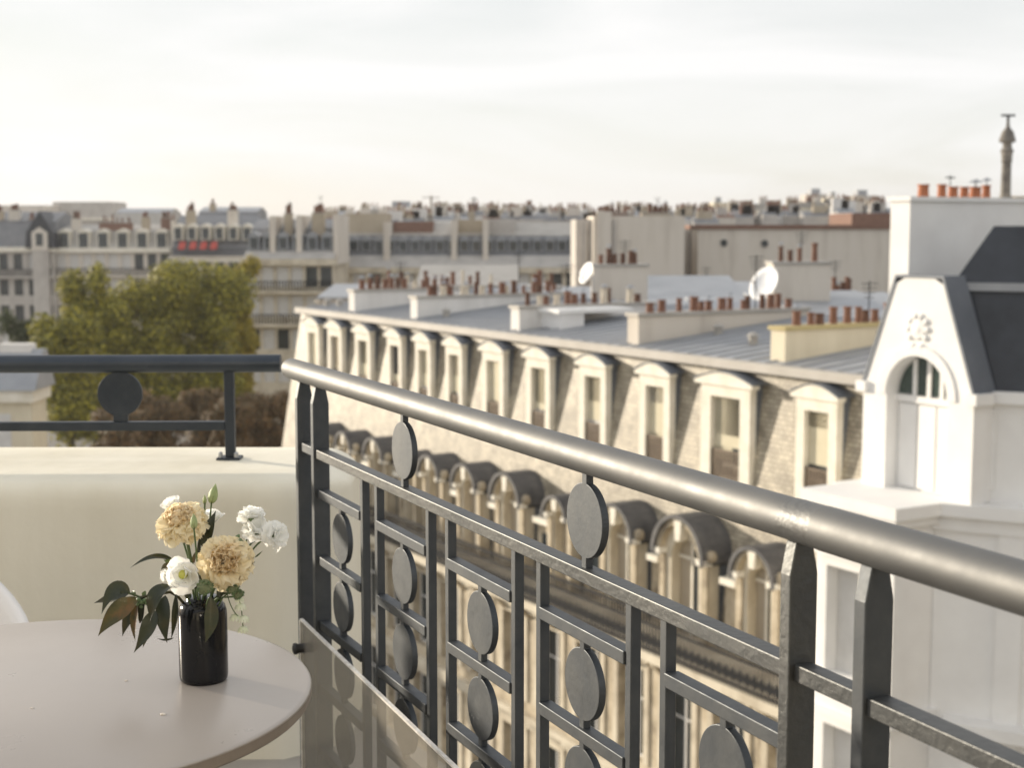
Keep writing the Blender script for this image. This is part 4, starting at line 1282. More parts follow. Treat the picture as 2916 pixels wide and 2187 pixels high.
    band(0.3, LN, Z(10.1), Z(9.85), 0.5, 'balcony', 0.05)
    band(0.6, LN, Z(11.2), Z(11.0), 0.3, 'string_course', 0.05)
    # set-back attic wall of the wing with panels
    AD = 0.35
    band(0.2, LN, Z(5.46), Z(3.45), 0.0, 'attic_wall', 2.5, AD)
    band(0.1, LN, Z(3.448), Z(3.22), 0.16, 'cornice', 2.7, AD)
    for s in (0.55, 0.95, 2.6, 3.0):
        band(s, s+0.12, Z(5.2), Z(3.7), 0.05, 'panel_moulding', 0.02, AD)
    band(0.55, 1.07, Z(3.69), Z(3.6), 0.05, 'panel_moulding', 0.02, AD)
    # slate mansard of the wing
    def rpt(s, d, z): return cw(s, AD+d, z)
    mb = MB()
    mb.add([rpt(0.02, 0.05, Z(3.22)), rpt(LN, 0.05, Z(3.22)), rpt(LN, 0.45, Z(1.25)), rpt(0.10, 0.45, Z(1.25))], [(0, 1, 2, 3)])
    mb.add([rpt(0.02, 0.05, Z(3.22)), rpt(0.10, 0.45, Z(1.25)), rpt(1.2, 4, Z(1.25)), rpt(0.5, 4, Z(3.22))], [(0, 1, 2, 3)])
    mb.build('slate_roof', 'blue_slate', t)
    mb = MB(); mb.prism([rpt(0.02, 0.36, Z(1.248)), rpt(LN, 0.36, Z(1.248)), rpt(LN, 3.9, Z(1.248)), rpt(1.2, 3.9, Z(1.248))], (0, 0, 0.16)); mb.build('roof_flashing', 'zinc', t)
    mb = MB()
    mb.add([rpt(0.06, 0.45, Z(1.086)), rpt(LN, 0.45, Z(1.086)), rpt(LN, 0.95, Z(-0.05)), rpt(0.72, 0.95, Z(-0.05)), rpt(1.4, 3.9, Z(-0.05)), rpt(1.0, 3.9, Z(1.086)), rpt(LN, 3.9, Z(-0.05))], [(0, 1, 2, 3), (0, 3, 4, 5), (3, 2, 6, 4)])
    mb.build('slate_roof', 'blue_slate', t)
    # gabled attic window facing the street
    WG = 22.3
    uc = 21.5
    ua, ub = uc-1.52, uc+1.52
    ri = 0.84; zs = Z(3.45); n = 16
    inn = [(uc-ri, Z(5.46))] + [(uc-ri*math.cos(PI*i/n), zs + ri*math.sin(PI*i/n)) for i in range(n+1)] + [(uc+ri, Z(5.46))]
    def outline(i):
        q = i/n
        # up the left flank, across the flat top, down the right flank
        if q < 0.40:
            s = q/0.40; return (ua + (uc-0.62-ua)*s, Z(3.35) + (Z(1.0)-Z(3.35))*s)
        if q > 0.60:
            s = (1-q)/0.40; return (ub + (uc+0.62-ub)*s, Z(3.35) + (Z(1.0)-Z(3.35))*s)
        return (uc-0.62 + 1.24*(q-0.40)/0.20, Z(1.0))
    out = [(ua, Z(5.46))] + [outline(i) for i in range(n+1)] + [(ub, Z(5.46))]
    mb = MB(); mb.slab_opening([(WG, y, z) for y, z in inn], [(WG, y, z) for y, z in out], (0.40, 0, 0))
    g = mb.build('gable', 'white_wall', t)
    mb = MB(); mb.prism([(WG+0.36, y, z) for y, z in inn], (0.05, 0, 0)); d = mb.build('door_panel', 'white_wall', g)
    # glazed fanlight with mullions, leaf panels below
    fan = [(uc-ri*0.97*math.cos(PI*i/n), zs + ri*0.97*math.sin(PI*i/n)) for i in range(n+1)]
    mb = MB(); mb.prism([(WG+0.335, y, z) for y, z in fan], (0.02, 0, 0)); mb.build('fanlight', 'glass_green', g)
    for y in (-0.40, -0.05, 0.34):
        mb = MB(); mb.box(WG+0.29, WG+0.333, uc+y-0.05, uc+y+0.05, zs-0.02, zs+math.sqrt(ri*ri-y*y)-0.02); mb.build('mullion', 'white_wall', g)
    mb = MB(); mb.box(WG+0.27, WG+0.334, uc-ri, uc+ri, zs-0.16, zs-0.021); mb.build('transom', 'white_wall', g)
    for y0, y1 in ((-0.74, -0.30), (-0.24, 0.22), (0.28, 0.74)):
        mb = MB(); mb.box(WG+0.31, WG+0.358, uc+y0, uc+y1, Z(5.4), zs-0.2); mb.build('leaf_panel', 'white_wall', g)
    # raised arch moulding and shoulders
    a = [(uc-ri*1.02*math.cos(PI*i/n), zs + ri*1.02*math.sin(PI*i/n)) for i in range(n+1)]
    b = [(uc-ri*1.28*math.cos(PI*i/n), zs + ri*1.28*math.sin(PI*i/n)) for i in range(n+1)]
    mb = MB(); mb.slab_opening([(WG-0.04, y, z) for y, z in a], [(WG-0.04, y, z) for y, z in b], (0.039, 0, 0)); mb.build('arch_moulding', 'white_wall', g)
    for y in (ua, ub):
        mb = MB(); mb.box(WG-0.10, WG+0.42, y-0.14, y+0.14, Z(3.46), Z(3.24)); mb.build('shoulder', 'white_wall', g)
    # carved cartouche
    mb = MB()
    mb.lathe([(0.20, -0.02), (0.23, 0.015), (0.18, 0.04), (0.14, 0.025), (0.10, 0.045), (0, 0.055)], 20, (WG, uc, Z(2.05)), (-1, 0, 0))
    c = mb.build('cartouche', 'white_wall', g, smooth=True)
    for sx in (-1, 1):
        for i, (dy, dz, r) in enumerate(((0.22, 0.16, 0.08), (0.26, 0.0, 0.08), (0.21, -0.17, 0.08), (0.12, -0.34, 0.06), (0.08, 0.26, 0.07))):
            mb = MB(); mb.lathe([(r, -0.02), (r*0.9, 0.03), (r*0.5, 0.055), (0, 0.06)], 12, (WG, uc+sx*dy, Z(2.05)+dz), (-1, 0, 0)); mb.build('scroll', 'white_wall', c, smooth=True)
    # zinc cheeks and cap of the gable running back to the roof
    fl = [(uc-0.62, Z(1.0)), (ua, Z(3.35)), (ua-0.06, Z(3.33)), (uc-0.66, Z(0.95)), (uc+0.66, Z(0.95)), (ub+0.06, Z(3.33)), (ub, Z(3.35)), (uc+0.62, Z(1.0))]
    mb = MB(); mb.prism([(WG-0.03, y, z) for y, z in fl], (0.62, 0, 0)); mb.build('gable_flashing', 'zinc_dark', t)
    mb = MB(); mb.box(WG+0.42, WG+2.4, ua+0.04, ub-0.04, Z(5.45), Z(3.402)); mb.build('attic_base', 'white_wall', t)
    mb = MB(); mb.prism([(WG+0.42, y, z) for y, z in [(ua+0.05, Z(3.4)), (uc-0.6, Z(1.05)), (uc+0.6, Z(1.05)), (ub-0.05, Z(3.4))]], (2.0, 0, 0)); mb.build('attic', 'blue_slate', t)
    # big white chimney behind with orange pots
    uk = u_at(2590, 24.0)
    s = stack(t, 24.0, 27.9, uk, uk+0.58, Z(5.5), CZ+0.70, 'white_wall', 0, 77, cap='white_wall')
    sp = [(24.70 + 0.36*i + (0.22 if i else 0), uk+0.3) for i in range(6)]
    pots_on(s, sp, CZ+0.70, 5, ('terracotta_orange',), 0.135, 0.24, 0.31)
    mb = MB(); mb.tube([(25.7, uk+0.45, CZ+0.7), (25.7, uk+0.45, CZ+1.22)], 0.012, 6); mb.box(25.55, 25.85, uk+0.44, uk+0.46, CZ+1.14, CZ+1.17); mb.build('aerial', 'iron', s)
    mb = MB(); mb.box(28.6, 29.6, uk-0.5, uk+0.2, Z(3), CZ+0.35); mb.build('chimney_stack', 'beige_wall', t)
white_house()

def next_house():  # unseen house continuing the row, added to cut sky light from behind right
    t = thing('street_house', 'unseen limestone house added next to the white corner house along the street', 'building', (0, 0, 0), STA)
    mb = MB(); mb.box(24.5, 36, -30, 9.5, 0, CZ+0.5); mb.build('wall', 'limestone_dirty', t)
    mb = MB(); mb.prism([(24.6, -30, CZ+0.502), (26.5, -30, CZ+3.5), (34, -30, CZ+3.5), (36, -30, CZ+0.502)], (0, 39.5, 0)); mb.build('roof', 'blue_slate', t)
    for i in range(11):
        for z in (CZ-3.2, CZ-6.6, CZ-10.0):
            mb = MB(); mb.box(24.44, 24.495, -28+3.3*i, -26.8+3.3*i, z, z+2.2); mb.build('window', 'glass_dark', t)
next_house()

# tall ornamental flue standing behind the white chimney
def flue():
    y = 37.0
    b = at_y(2858, 700, y)
    t = thing('chimney_flue', 'tall ornate stone flue with domed cap beyond the white chimney', 'chimney', (b.x, b.y, 0))
    z0, z1 = CZ-6.0, zat(462, y)
    mb = MB(); mb.lathe([(0.30, 0.0), (0.30, CZ-1.2)], 14); mb.build('base', 'grey_wall', t)
    mb = MB(); mb.lathe([(0.24, CZ-1.2), (0.24, CZ+0.55), (0.15, CZ+0.62), (0.125, CZ+0.9), (0.115, z1), (0.15, z1+0.03), (0.125, z1+0.06), (0.14, z1+0.22), (0.165, z1+0.30), (0.11, z1+0.36)], 16); mb.build('shaft', 'sooty_stone', t)
    zc = z1+0.36
    mb = MB(); mb.lathe([(0.11, zc), (0.11, zc+0.12), (0.20, zc+0.15), (0.205, zc+0.19), (0.14, zc+0.40), (0.05, zc+0.52), (0.03, zc+0.70)], 16); mb.build('cap', 'sooty_stone', t)
    mb = MB(); mb.tube([(0, 0, zc+0.62), (0, 0, zc+0.80)], 0.035, 6); mb.box(-0.17, 0.17, -0.03, 0.03, zc+0.78, zc+0.83); mb.build('finial', 'iron', t)
    mb = MB(); mb.box(0.12, 1.4, -0.3, 0.3, CZ-1.2, CZ+0.80); mb.build('chimney_stack', 'tan_wall', t)
flue()

# ------------------------------------------------------------------ far houses
def house(label, px0, px1, Y, y_eave, y_ridge, deep=12.0, rows=(), ncol=6, wm='limestone', rm='grey_slate', dorm=0, dorm_y=None, dorm_m='glass_dark', name='apartment_house', group=None,
          stacks=(), party=(), balcony=(), seed=1, pale=0.5, win=(1.15, 2.1), cornice_m='trim_stone', lean=1.6, flat=False, yaw=0.0, dw=1.1, dh=1.5, attic='zinc', y_break=None, cat='building', skirt=None, dorm_c=None):
    """house standing square to the view at distance Y; y_* are photo rows turned into heights"""
    r = random.Random(seed)
    x0, x1 = xat(px0, Y), xat(px1, Y)
    cx = (x0+x1)/2; hw = (x1-x0)/2
    ze, zr = zat(y_eave, Y), zat(y_ridge, Y)
    t = thing(name, label, cat, (cx, Y, 0), R(yaw), group)
    holes = []
    if ncol:
        pitch = 2*hw/ncol
        for yr in rows:
            zc = zat(yr, Y)
            for i in range(ncol):
                c = -hw + pitch*(i+0.5)
                holes.append((c-win[0]/2, c+win[0]/2, zc-win[1]/2, zc+win[1]/2))
    mb = MB()
    wall_holes(mb, -hw, hw, 0, ze, holes, 0.3, lambda a, d, z: (a, d, z))
    mb.add([(-hw, 0, 0), (-hw, deep, 0), (-hw, deep, ze), (-hw, 0, ze), (hw, 0, 0), (hw, deep, 0), (hw, deep, ze), (hw, 0, ze)], [(0, 3, 2, 1), (4, 5, 6, 7), (1, 2, 6, 5), (3, 7, 6, 2)])
    mb.build('wall', wm, t)
    pr = {}
    for (a, b, c, d) in holes:
        m = 'shutter' if r.random() < pale else 'glass_dark'
        if m not in pr:
            mb = MB(); mb.box(-win[0]/2, win[0]/2, 0.2, 0.24, 0, win[1]); pr[m] = mb.build('window', m, t, loc=((a+b)/2, 0, c))
        else:
            copy_tree(pr[m], t, ((a+b)/2, 0, c))
    mb = MB(); mb.box(-hw-0.35, hw+0.35, -0.5, -0.004, ze-0.55, ze+0.04); mb.build('cornice', cornice_m, t)
    for yb in balcony:
        zb = zat(yb, Y)
        mb = MB(); mb.box(-hw-0.1, hw+0.1, -0.7, -0.004, zb-0.25, zb); bl = mb.build('balcony', wm, t)
        mb = MB()
        for i in range(int(2*hw/0.28)):
            mb.box(-hw+0.28*i, -hw+0.28*i+0.09, -0.66, -0.62, zb, zb+0.9)
        mb.box(-hw, hw, -0.67, -0.61, zb+0.88, zb+0.95); mb.build('iron_railing', 'iron', bl)
    if flat:
        mb = MB(); mb.box(-hw, hw, 0.05, deep, ze+0.001, zr); mb.build('roof', rm, t)
    else:
        zb = zat(y_break, Y) if y_break else ze + (zr-ze)*0.72
        k = min(lean, deep*0.3)
        prof = [(0.05, ze+0.045), (k, zb), (deep*0.5, zr), (deep-k, zb), (deep-0.05, ze+0.045)]
        mb = MB()
        mb.prism([(-hw+0.05, y, z) for y, z in prof], (2*hw-0.1, 0, 0)); mb.build('roof', rm, t)
        mb = MB()
        mb.add([(-hw, k-0.08, zb+0.02), (hw, k-0.08, zb+0.02), (hw, deep*0.5, zr+0.03), (-hw, deep*0.5, zr+0.03)], [(0, 1, 2, 3)])
        mb.add([(-hw, deep-k+0.08, zb+0.02), (hw, deep-k+0.08, zb+0.02), (hw, deep*0.5, zr+0.03), (-hw, deep*0.5, zr+0.03)], [(3, 2, 1, 0)])
        mb.build('roof_top', attic, t)
        if skirt:
            zk = zat(skirt[0], Y)
            kk = k*(zk-ze)/(zb-ze)
            mb = MB(); mb.prism([(-hw-0.1, -0.25, ze+0.05), (-hw-0.1, kk-0.12, zk), (-hw-0.1, kk+0.1, zk), (-hw-0.1, 0.2, ze+0.05)], (2*hw+0.2, 0, 0)); mb.build('roof_skirt', skirt[1], t)
        if dorm:
            zd = zat(dorm_y, Y) if dorm_y else ze + (zb-ze)*0.5
            d0 = None
            for i in range(dorm):
                c = -hw + 2*hw*(i+0.5)/dorm
                if d0 is None:
                    mb = MB(); mb.box(-dw/2, dw/2, 0.12, 2.4, -dh/2, dh/2)
                    mb.prism([(-dw/2-0.12, 0.02, dh/2), (dw/2+0.12, 0.02, dh/2), (0, 0.02, dh/2+0.42)], (0, 2.2, 0))
                    yo = max(0.0, k*(zd-dh/2-ze)/(zb-ze) - 0.35) if skirt else 0.0
                    d0 = mb.build('dormer', dorm_c or cornice_m, t, loc=(c, yo, zd))
                    mb = MB(); mb.box(-dw/2+0.16, dw/2-0.16, 0.07, 0.115, -dh/2+0.12, dh/2-0.16); mb.build('window', dorm_m, d0)
                else:
                    copy_tree(d0, t, (c, yo, zd))
    for i, (pa, pb, yt, m, n) in enumerate(stacks):
        xa, xb = xat(pa, Y)-cx, xat(pb, Y)-cx
        zt = zat(yt, Y)
        stack(t, xa, xb, 2.0, 3.1, ze, zt, m, n, seed*13+i, along='x', margin=0.15, size=0.17, hmin=0.5, hmax=0.95)
    for (pa, pb, yt, m) in party:
        xa, xb = xat(pa, Y)-cx, xat(pb, Y)-cx
        mb = MB(); mb.box(xa, xb, 0.6 if xb-xa < 1.5 else 4.4, deep*0.62, ze-0.5, zat(yt, Y)); mb.build('party_wall', m, t)
    return t

# far terrace behind the trees
house('pale terrace house with a steep pointed slate gable beyond the trees', -140, 152, 190, 704, 602, rows=(745, 818, 892, 966, 1040), ncol=7, wm='grey_wall', rm='grey_slate', dorm=0, balcony=(786,), seed=3, pale=0.4, stacks=((66, 80, 622, 'brick_red', 3), (-30, -10, 600, 'tan_wall', 3), (10, 40, 596, 'beige_wall', 4)), attic='grey_slate')
def slate_gable():
    Y = 189.2
    c = xat(113, Y)
    t = thing('slate_gable', 'steep pointed blue slate gable with pale window beyond the trees', 'gable', (c, Y, 0))
    z0, z1 = zat(706, Y), zat(600, Y)
    w = 1.95
    mb = MB(); mb.prism([(-w, 0, z0), (w, 0, z0), (w*0.9, 0, z0+(z1-z0)*0.42), (0, 0, z1), (-w*0.9, 0, z0+(z1-z0)*0.42)], (0, 5, 0)); mb.build('roof', 'blue_slate', t)
    mb = MB(); mb.prism([(-1.0, -0.3, z0-0.3), (1.0, -0.3, z0-0.3), (1.0, -0.3, z0+2.0), (0, -0.3, z0+2.7), (-1.0, -0.3, z0+2.0)], (0, 0.29, 0)); f = mb.build('front', 'beige_wall', t)
    mb = MB(); mb.box(-0.45, 0.45, -0.34, -0.305, z0+0.3, z0+1.9); mb.build('window', 'glass_dark', f)
    mb = MB(); mb.box(-1.0, 1.0, -0.2, 6, 0, z0-0.31); mb.build('bay', 'grey_wall', t)
slate_gable()
house('pale terrace house with tall dark dormer windows between the slate gable and the awnings', 152, 486, 191, 706, 640, rows=(745, 818, 892, 966), ncol=9, wm='beige_wall', rm='zinc_warm', dorm=6, dorm_y=685, dw=1.5, dh=2.3, balcony=(783,), seed=4, pale=0.75, stacks=((270, 362, 632, 'brick_red', 6), (448, 474, 618, 'brick_red', 3), (190, 214, 620, 'beige_wall', 3), (392, 412, 616, 'tan_wall', 3)), attic='zinc_warm')
aw = house('grey mansard house with four red awnings under its dormers', 486, 722, 188, 733, 612, rows=(752, 828, 902), ncol=6, wm='beige_wall', rm='grey_slate', dorm=6, dorm_y=664, dw=1.2, dh=1.7, balcony=(728,), seed=5, pale=0.5, attic='grey_slate', stacks=((476, 486, 625, 'beige_wall', 1), (520, 545, 598, 'tan_wall', 4), (640, 668, 596, 'beige_wall', 4)), lean=2.2)
def awnings():
    for i, px in enumerate((519, 550, 580, 609)):
        Y = 187.0
        c = at_y(px, 700, Y)
        o = None
        mb = MB(); mb.prism([(-0.40, 0.4, 0.55), (-0.40, 0.4, -0.25), (-0.40, -0.75, -0.45), (-0.40, -0.75, -0.30)], (0.80, 0, 0))
        o = mb.build('awning', 'red_cloth'); o.location = c
        tag(o, 'small red window awning on the grey mansard house beyond the trees', 'awning', 'red awnings on the mansard house')
awnings()
house('flat topped pale block rising behind the far terrace', 152, 322, 330, 620, 574, flat=True, rm='grey_wall', wm='grey_wall', ncol=0, seed=6)
house('long low flat roof behind the pointed slate gable', -120, 130, 320, 640, 584, flat=True, rm='beige_wall', wm='beige_wall', ncol=0, seed=7)
house('pale roofed house with wide zinc top behind the far terrace', 322, 480, 260, 640, 592, rows=(), ncol=0, wm='beige_wall', rm='zinc_warm', seed=8)
house('blue slate roofed house between the awnings and the stone corner house', 560, 730, 230, 640, 588, rows=(), ncol=0, wm='grey_wall', rm='grey_slate', seed=9, stacks=((590, 606, 578, 'tan_wall', 2),))

# corner house and its long neighbour in the middle distance
house('stone corner house with white shuttered windows beside the yellow trees', 697, 948, 137, 738, 622, rows=(788, 872, 966, 1060), ncol=6, wm='limestone', cornice_m='limestone', rm='grey_slate', dorm=6, dorm_y=692, y_break=652, lean=3.4, skirt=(714, 'zinc_pale'), dorm_c='zinc', dw=1.0, dh=1.3, balcony=(828, 922), seed=10, pale=0.8, attic='grey_slate',
      party=((764, 780, 614, 'beige_wall'), (840, 856, 612, 'beige_wall'), (946, 960, 610, 'beige_wall')), deep=16, win=(1.1, 1.9), stacks=((800, 822, 606, 'tan_wall', 4), (880, 915, 604, 'tan_wall', 5)))
house('long grey mansard house with dark dormers behind the chimney stacks', 950, 1655, 150, 762, 632, rows=(800, 880), ncol=15, wm='limestone', rm='grey_slate', dorm=20, dorm_y=700, seed=11, pale=0.6, attic='zinc_warm', y_break=672, lean=3.4, dw=1.05, dh=1.2, cornice_m='limestone', dorm_c='zinc', skirt=(728, 'zinc_pale'), win=(1.2, 2.1),
      party=((964, 1094, 606, 'tan_wall'), (1090, 1108, 632, 'beige_wall'), (1110, 1226, 630, 'brick_red'), (1284, 1300, 625, 'beige_wall'), (1298, 1376, 624, 'tan_wall'), (1374, 1390, 622, 'beige_wall'), (1388, 1468, 622, 'grey_wall')), deep=16)
# blank party walls
def blank(label, px0, px1, Y, yt, m, deep=9, extras=(), name='blank_house', coping=None, yaw=0):
    x0, x1 = xat(px0, Y), xat(px1, Y)
    zt = zat(yt, Y)
    t = thing(name, label, 'building', ((x0+x1)/2, Y, 0), R(yaw))
    h = (x1-x0)/2
    mb = MB(); mb.box(-h, h, 0, deep, 0, zt); mb.build('wall', m, t)
    if coping:
        mb = MB(); mb.box(-h-0.1, h+0.1, -0.15, deep, zt+0.002, zt+coping[1]); mb.build('coping', coping[0], t)
    for ex in extras:
        k = ex[0]
        if k == 'round':
            p = at_y(ex[1], ex[2], Y); c = (p.x-(x0+x1)/2, 0, p.z)
            mb = MB(); mb.lathe([(ex[3]*1.2, 0.0), (ex[3]*1.2, 0.07), (ex[3], 0.07), (ex[3], 0.03), (0, 0.03)], 16, c, (0, -1, 0)); w = mb.build('round_window', 'grey_wall', t)
            mb = MB(); mb.lathe([(ex[3]*0.98, 0.032), (0, 0.04)], 16, c, (0, -1, 0)); mb.build('pane', 'glass_dark', w)
        if k == 'pipe':
            p = at_y(ex[1], 700, Y); mb = MB(); mb.tube([(p.x-(x0+x1)/2, -0.12, 2), (p.x-(x0+x1)/2, -0.12, zt-0.3)], 0.12, 8); mb.build('drainpipe', 'grey_wall', t)
        if k == 'flue':
            p = at_y(ex[1], 700, Y); mb = MB(); mb.box(p.x-(x0+x1)/2-ex[2], p.x-(x0+x1)/2+ex[2], -0.3, -0.004, 4, zt+0.3); mb.build('flue_wall', m, t)
        if k == 'pots':
            stack(t, xat(ex[1], Y)-(x0+x1)/2, xat(ex[2], Y)-(x0+x1)/2, 0.5, 1.4, zt, zat(ex[3], Y), ex[4], ex[5], int(ex[1]), margin=0.1, size=0.16, hmin=0.4, hmax=0.8)
    return t
blank('tall blank beige party wall with a drainpipe behind the mansard roof', 1690, 1950, 104, 614, 'beige_wall', extras=(('pipe', 1748), ('flue', 1720, 0.5), ('pots', 1720, 1790, 604, 'brick_red', 4), ('pots', 1830, 1910, 604, 'tan_wall', 5)))
blank('narrow grey end wall beside the blank beige party wall', 1640, 1692, 106, 624, 'grey_wall', extras=(('pipe', 1668),))
blank('set back grey wall between the two blank beige walls', 1950, 2004, 112, 652, 'grey_wall', extras=(('pipe', 1958),))
blank('wide blank beige wall with two small round windows', 1988, 2560, 108, 652, 'beige_wall', extras=(('round', 2061, 691, 0.26), ('round', 2177, 693, 0.26)), coping=('brick_red', 0.32))
blank('dark red brick block beside the white chimney', 2425, 2560, 125, 606, 'brick_red')

# free-standing stacks on lower roofs behind the mansard row
def rooftop(label, px0, px1, Y, yt, yb, wm, n, cap='zinc_warm', depth=1.6, name='chimney_house', pm=('terracotta', 'terracotta_dark'), hm=(0.35, 0.75), roofpx=None):
    x0, x1 = xat(px0, Y), xat(px1, Y)
    t = thing(name, label, 'chimney', ((x0+x1)/2, Y, 0))
    h = (x1-x0)/2
    zb = zat(yb, Y)
    stack(t, -h, h, 0, depth, zb, zat(yt, Y), wm, n, int(px0), cap=cap, margin=0.25, size=0.13, hmin=hm[0], hmax=hm[1], pmats=pm)
    mb = MB(); mb.box(-h-2.5, h+2.5, -1.0, depth+5, 0, zb); mb.build('wall', 'grey_wall', t)
    mb = MB(); mb.prism([(-h-2.6, -1.2, zb+0.01), (h+2.6, -1.2, zb+0.01), (h+2.6, depth+5, zb+0.4), (-h-2.6, depth+5, zb+0.4)], (0, 0, 0.12)); mb.build('roof', 'zinc', t)
rooftop('beige chimney block with thin pots beside the small satellite dish', 1690, 1846, 61, 752, 905, 'beige_wall', 6)
rooftop('beige chimney block with pots beside the large satellite dish', 2205, 2368, 56, 745, 905, 'beige_wall', 5)
rooftop('low brick chimney with pots in front of the blank walls', 1950, 2058, 80, 818, 840, 'brick_red', 6)
rooftop('low brick chimney with pots beside the white corner house', 2366, 2460, 62, 838, 885, 'brick_red', 5)
rooftop('long low chimney crowded with pots behind the first stacks', 1050, 1420, 76, 812, 850, 'grey_wall', 13, pm=('terracotta', 'terracotta_dark', 'pale_pot'))
rooftop('low pale chimney with two white vents behind the third stack', 1490, 1600, 70, 815, 862, 'pale_wall', 3)
def lowroof(label, px0, px1, Y, yf, yb, m, deep=6.0):
    x0, x1 = xat(px0, Y), xat(px1, Y)
    t = thing('zinc_roof_house', label, 'building', ((x0+x1)/2, Y, 0)); h = (x1-x0)/2
    zf, zb = zat(yf, Y), zat(yb, Y)
    mb = MB(); mb.box(-h, h, 0, deep, 0, zf); mb.build('wall', 'beige_wall', t)
    mb = MB(); mb.prism([(-h-0.2, -0.3, zf+0.004), (-h-0.2, deep, zb), (-h-0.2, deep, zf+0.004)], (2*h+0.4, 0, 0)); mb.build('roof', m, t)
lowroof('low zinc roof between the fourth stack and the blank wall', 1780, 2140, 66, 868, 800, 'zinc', 8)
lowroof('low pale zinc roof behind the first stacks', 1190, 1470, 92, 815, 762, 'zinc_warm', 7)
lowroof('low zinc roof behind the buff chimney', 2290, 2560, 52, 905, 850, 'zinc', 7)
lowroof('brown flat roof at the end of the mansard house', 900, 1010, 88, 860, 835, 'tan_wall', 8)

# satellite dishes
def dish(label, px, py, Y, r, az, el, foot, tilt=0.0):
    c = at_y(px, py, Y)
    t = thing('satellite_dish', label, 'satellite dish', (c.x, c.y, foot))
    ax = V(math.sin(R(az))*math.cos(R(el)), math.cos(R(az))*math.cos(R(el)), math.sin(R(el)))
    o = V(0, 0, c.z-foot)
    mb = MB(); mb.lathe([(0.0, -0.16*r*2), (r*0.4, -0.13*r*2), (r*0.75, -0.07*r*2), (r, 0.0), (r*1.015, -0.01), (r*0.76, -0.09*r*2), (r*0.4, -0.16*r*2), (0, -0.19*r*2)], 28, o, ax); mb.build('reflector', 'dish_white', t, smooth=True)
    back = o - ax*(0.36*r)
    mb = MB(); mb.tube([back, back - ax*0.15, V(back.x-ax.x*0.2, back.y-ax.y*0.2, 0)], 0.035, 8); mb.build('mast', 'steel', t)
    mb = MB(); mb.tube([o - V(0, 0, r*0.95), o + ax*(r*0.9) - V(0, 0, r*0.25)], 0.015, 6); mb.lathe([(0.04, 0), (0.04, 0.1), (0, 0.12)], 8, o + ax*(r*0.9) - V(0, 0, r*0.25), -ax); mb.build('feed_arm', 'grey_wall', t)
dish('smaller white satellite dish beside the beige chimney block', 1668, 776, 57, 0.44, -115, 22, zat(905, 57))
dish('large white satellite dish behind the fourth chimney stack', 2174, 806, 50, 0.62, -125, 25, zat(900, 50))

# ------------------------------------------------------------------ skyline of small roofs
def skyline():
    r = random.Random(21)
    kinds = [('small distant house with a grey zinc roof on the skyline', 'zinc', 'pale_wall'), ('small distant house with a brown roof on the skyline', 'brick_red', 'beige_wall'), ('small distant house with a dark slate roof on the skyline', 'grey_slate', 'grey_wall'), ('small distant cream house with a flat roof on the skyline', 'zinc_warm', 'buff_wall')]
    px = 930.0
    rows = [(330, 606, 14), (240, 622, 16)]
    for Y, yb, amp in rows:
        px = 940.0
        while px < 2960:
            w = r.uniform(26, 74)
            if 2540 < px < 2900 and Y < 300:
                px += w; continue
            k = r.choice((0, 0, 1, 2, 2, 3))
            lab, rm, wm = kinds[k]
            boost = 0
            if px > 2060: boost = 12
            if 2290 < px < 2520: boost = 22
            top = yb - r.uniform(2, amp) - boost
            x0, x1 = xat(px, Y), xat(px+w, Y)
            h = (x1-x0)/2
            zt, ze = zat(top, Y), zat(top+r.uniform(12, 22), Y)
            t = thing('distant_house', lab, 'building', ((x0+x1)/2, Y+r.uniform(-8, 8), 0), 0, ['zinc roofed skyline houses', 'brown roofed skyline houses', 'slate roofed skyline houses', 'flat roofed skyline houses'][k])
            mb = MB(); mb.box(-h, h, 0, 9, 0, ze); mb.build('wall', wm, t)
            mb = MB()
            if k == 3: mb.box(-h, h, 0.3, 9, ze+0.002, zt)
            else: mb.prism([(-h, 0.1, ze), (-h, 1.6, ze+(zt-ze)*0.7), (-h, 4.5, zt), (-h, 9, ze)], (2*h, 0, 0))
            mb.build('roof', rm, t)
            for q in range(r.randint(1, 3)):
                cx = r.uniform(-h*0.8, h*0.8); cw = r.uniform(0.4, 1.3)
                ch = zt + r.uniform(0.2, 1.3)
                m = r.choice(('brick_red', 'tan_wall', 'pale_wall', 'beige_wall', 'grey_wall', 'tan_wall'))
                mb = MB(); mb.box(cx-cw, cx+cw, 1.4, 2.2, ze, ch)
                s = mb.build('chimney_stack', m, t)
                np_ = r.randint(2, 5)
                mb = MB()
                for i in range(np_):
                    xx = cx-cw+0.2 + (2*cw-0.4)*(i/(np_-1))
                    mb = MB(); mb.lathe([(0.16, 0), (0.14, r.uniform(0.5, 0.8))], 8, (xx, 1.8, ch)); mb.build('chimney_pot', r.choice(('terracotta', 'terracotta', 'tan_wall')), s)
            px += w*r.uniform(0.75, 1.0)
skyline()
def landmark(label, px0, px1, Y, yt, m, name='distant_block'):
    x0, x1 = xat(px0, Y), xat(px1, Y); h = (x1-x0)/2
    t = thing(name, label, 'building', ((x0+x1)/2, Y, 0))
    z = zat(yt, Y)
    mb = MB(); mb.box(-h, h, 0, 12, 0, z); mb.build('wall', m, t)
    mb = MB(); mb.box(-h*0.6, h*0.2, 2, 8, z+0.01, z+1.6); mb.build('roof_hut', 'zinc', t)
landmark('grey tower block standing highest on the skyline near the white chimney', 2300, 2362, 420, 552, 'grey_wall')
landmark('sunlit cream tower beside the grey skyline tower block', 2364, 2392, 400, 562, 'buff_wall')
landmark('second grey skyline block next to the white chimney', 2430, 2500, 410, 556, 'grey_wall')
landmark('pale skyline block above the wide blank wall', 2030, 2072, 430, 576, 'buff_wall')
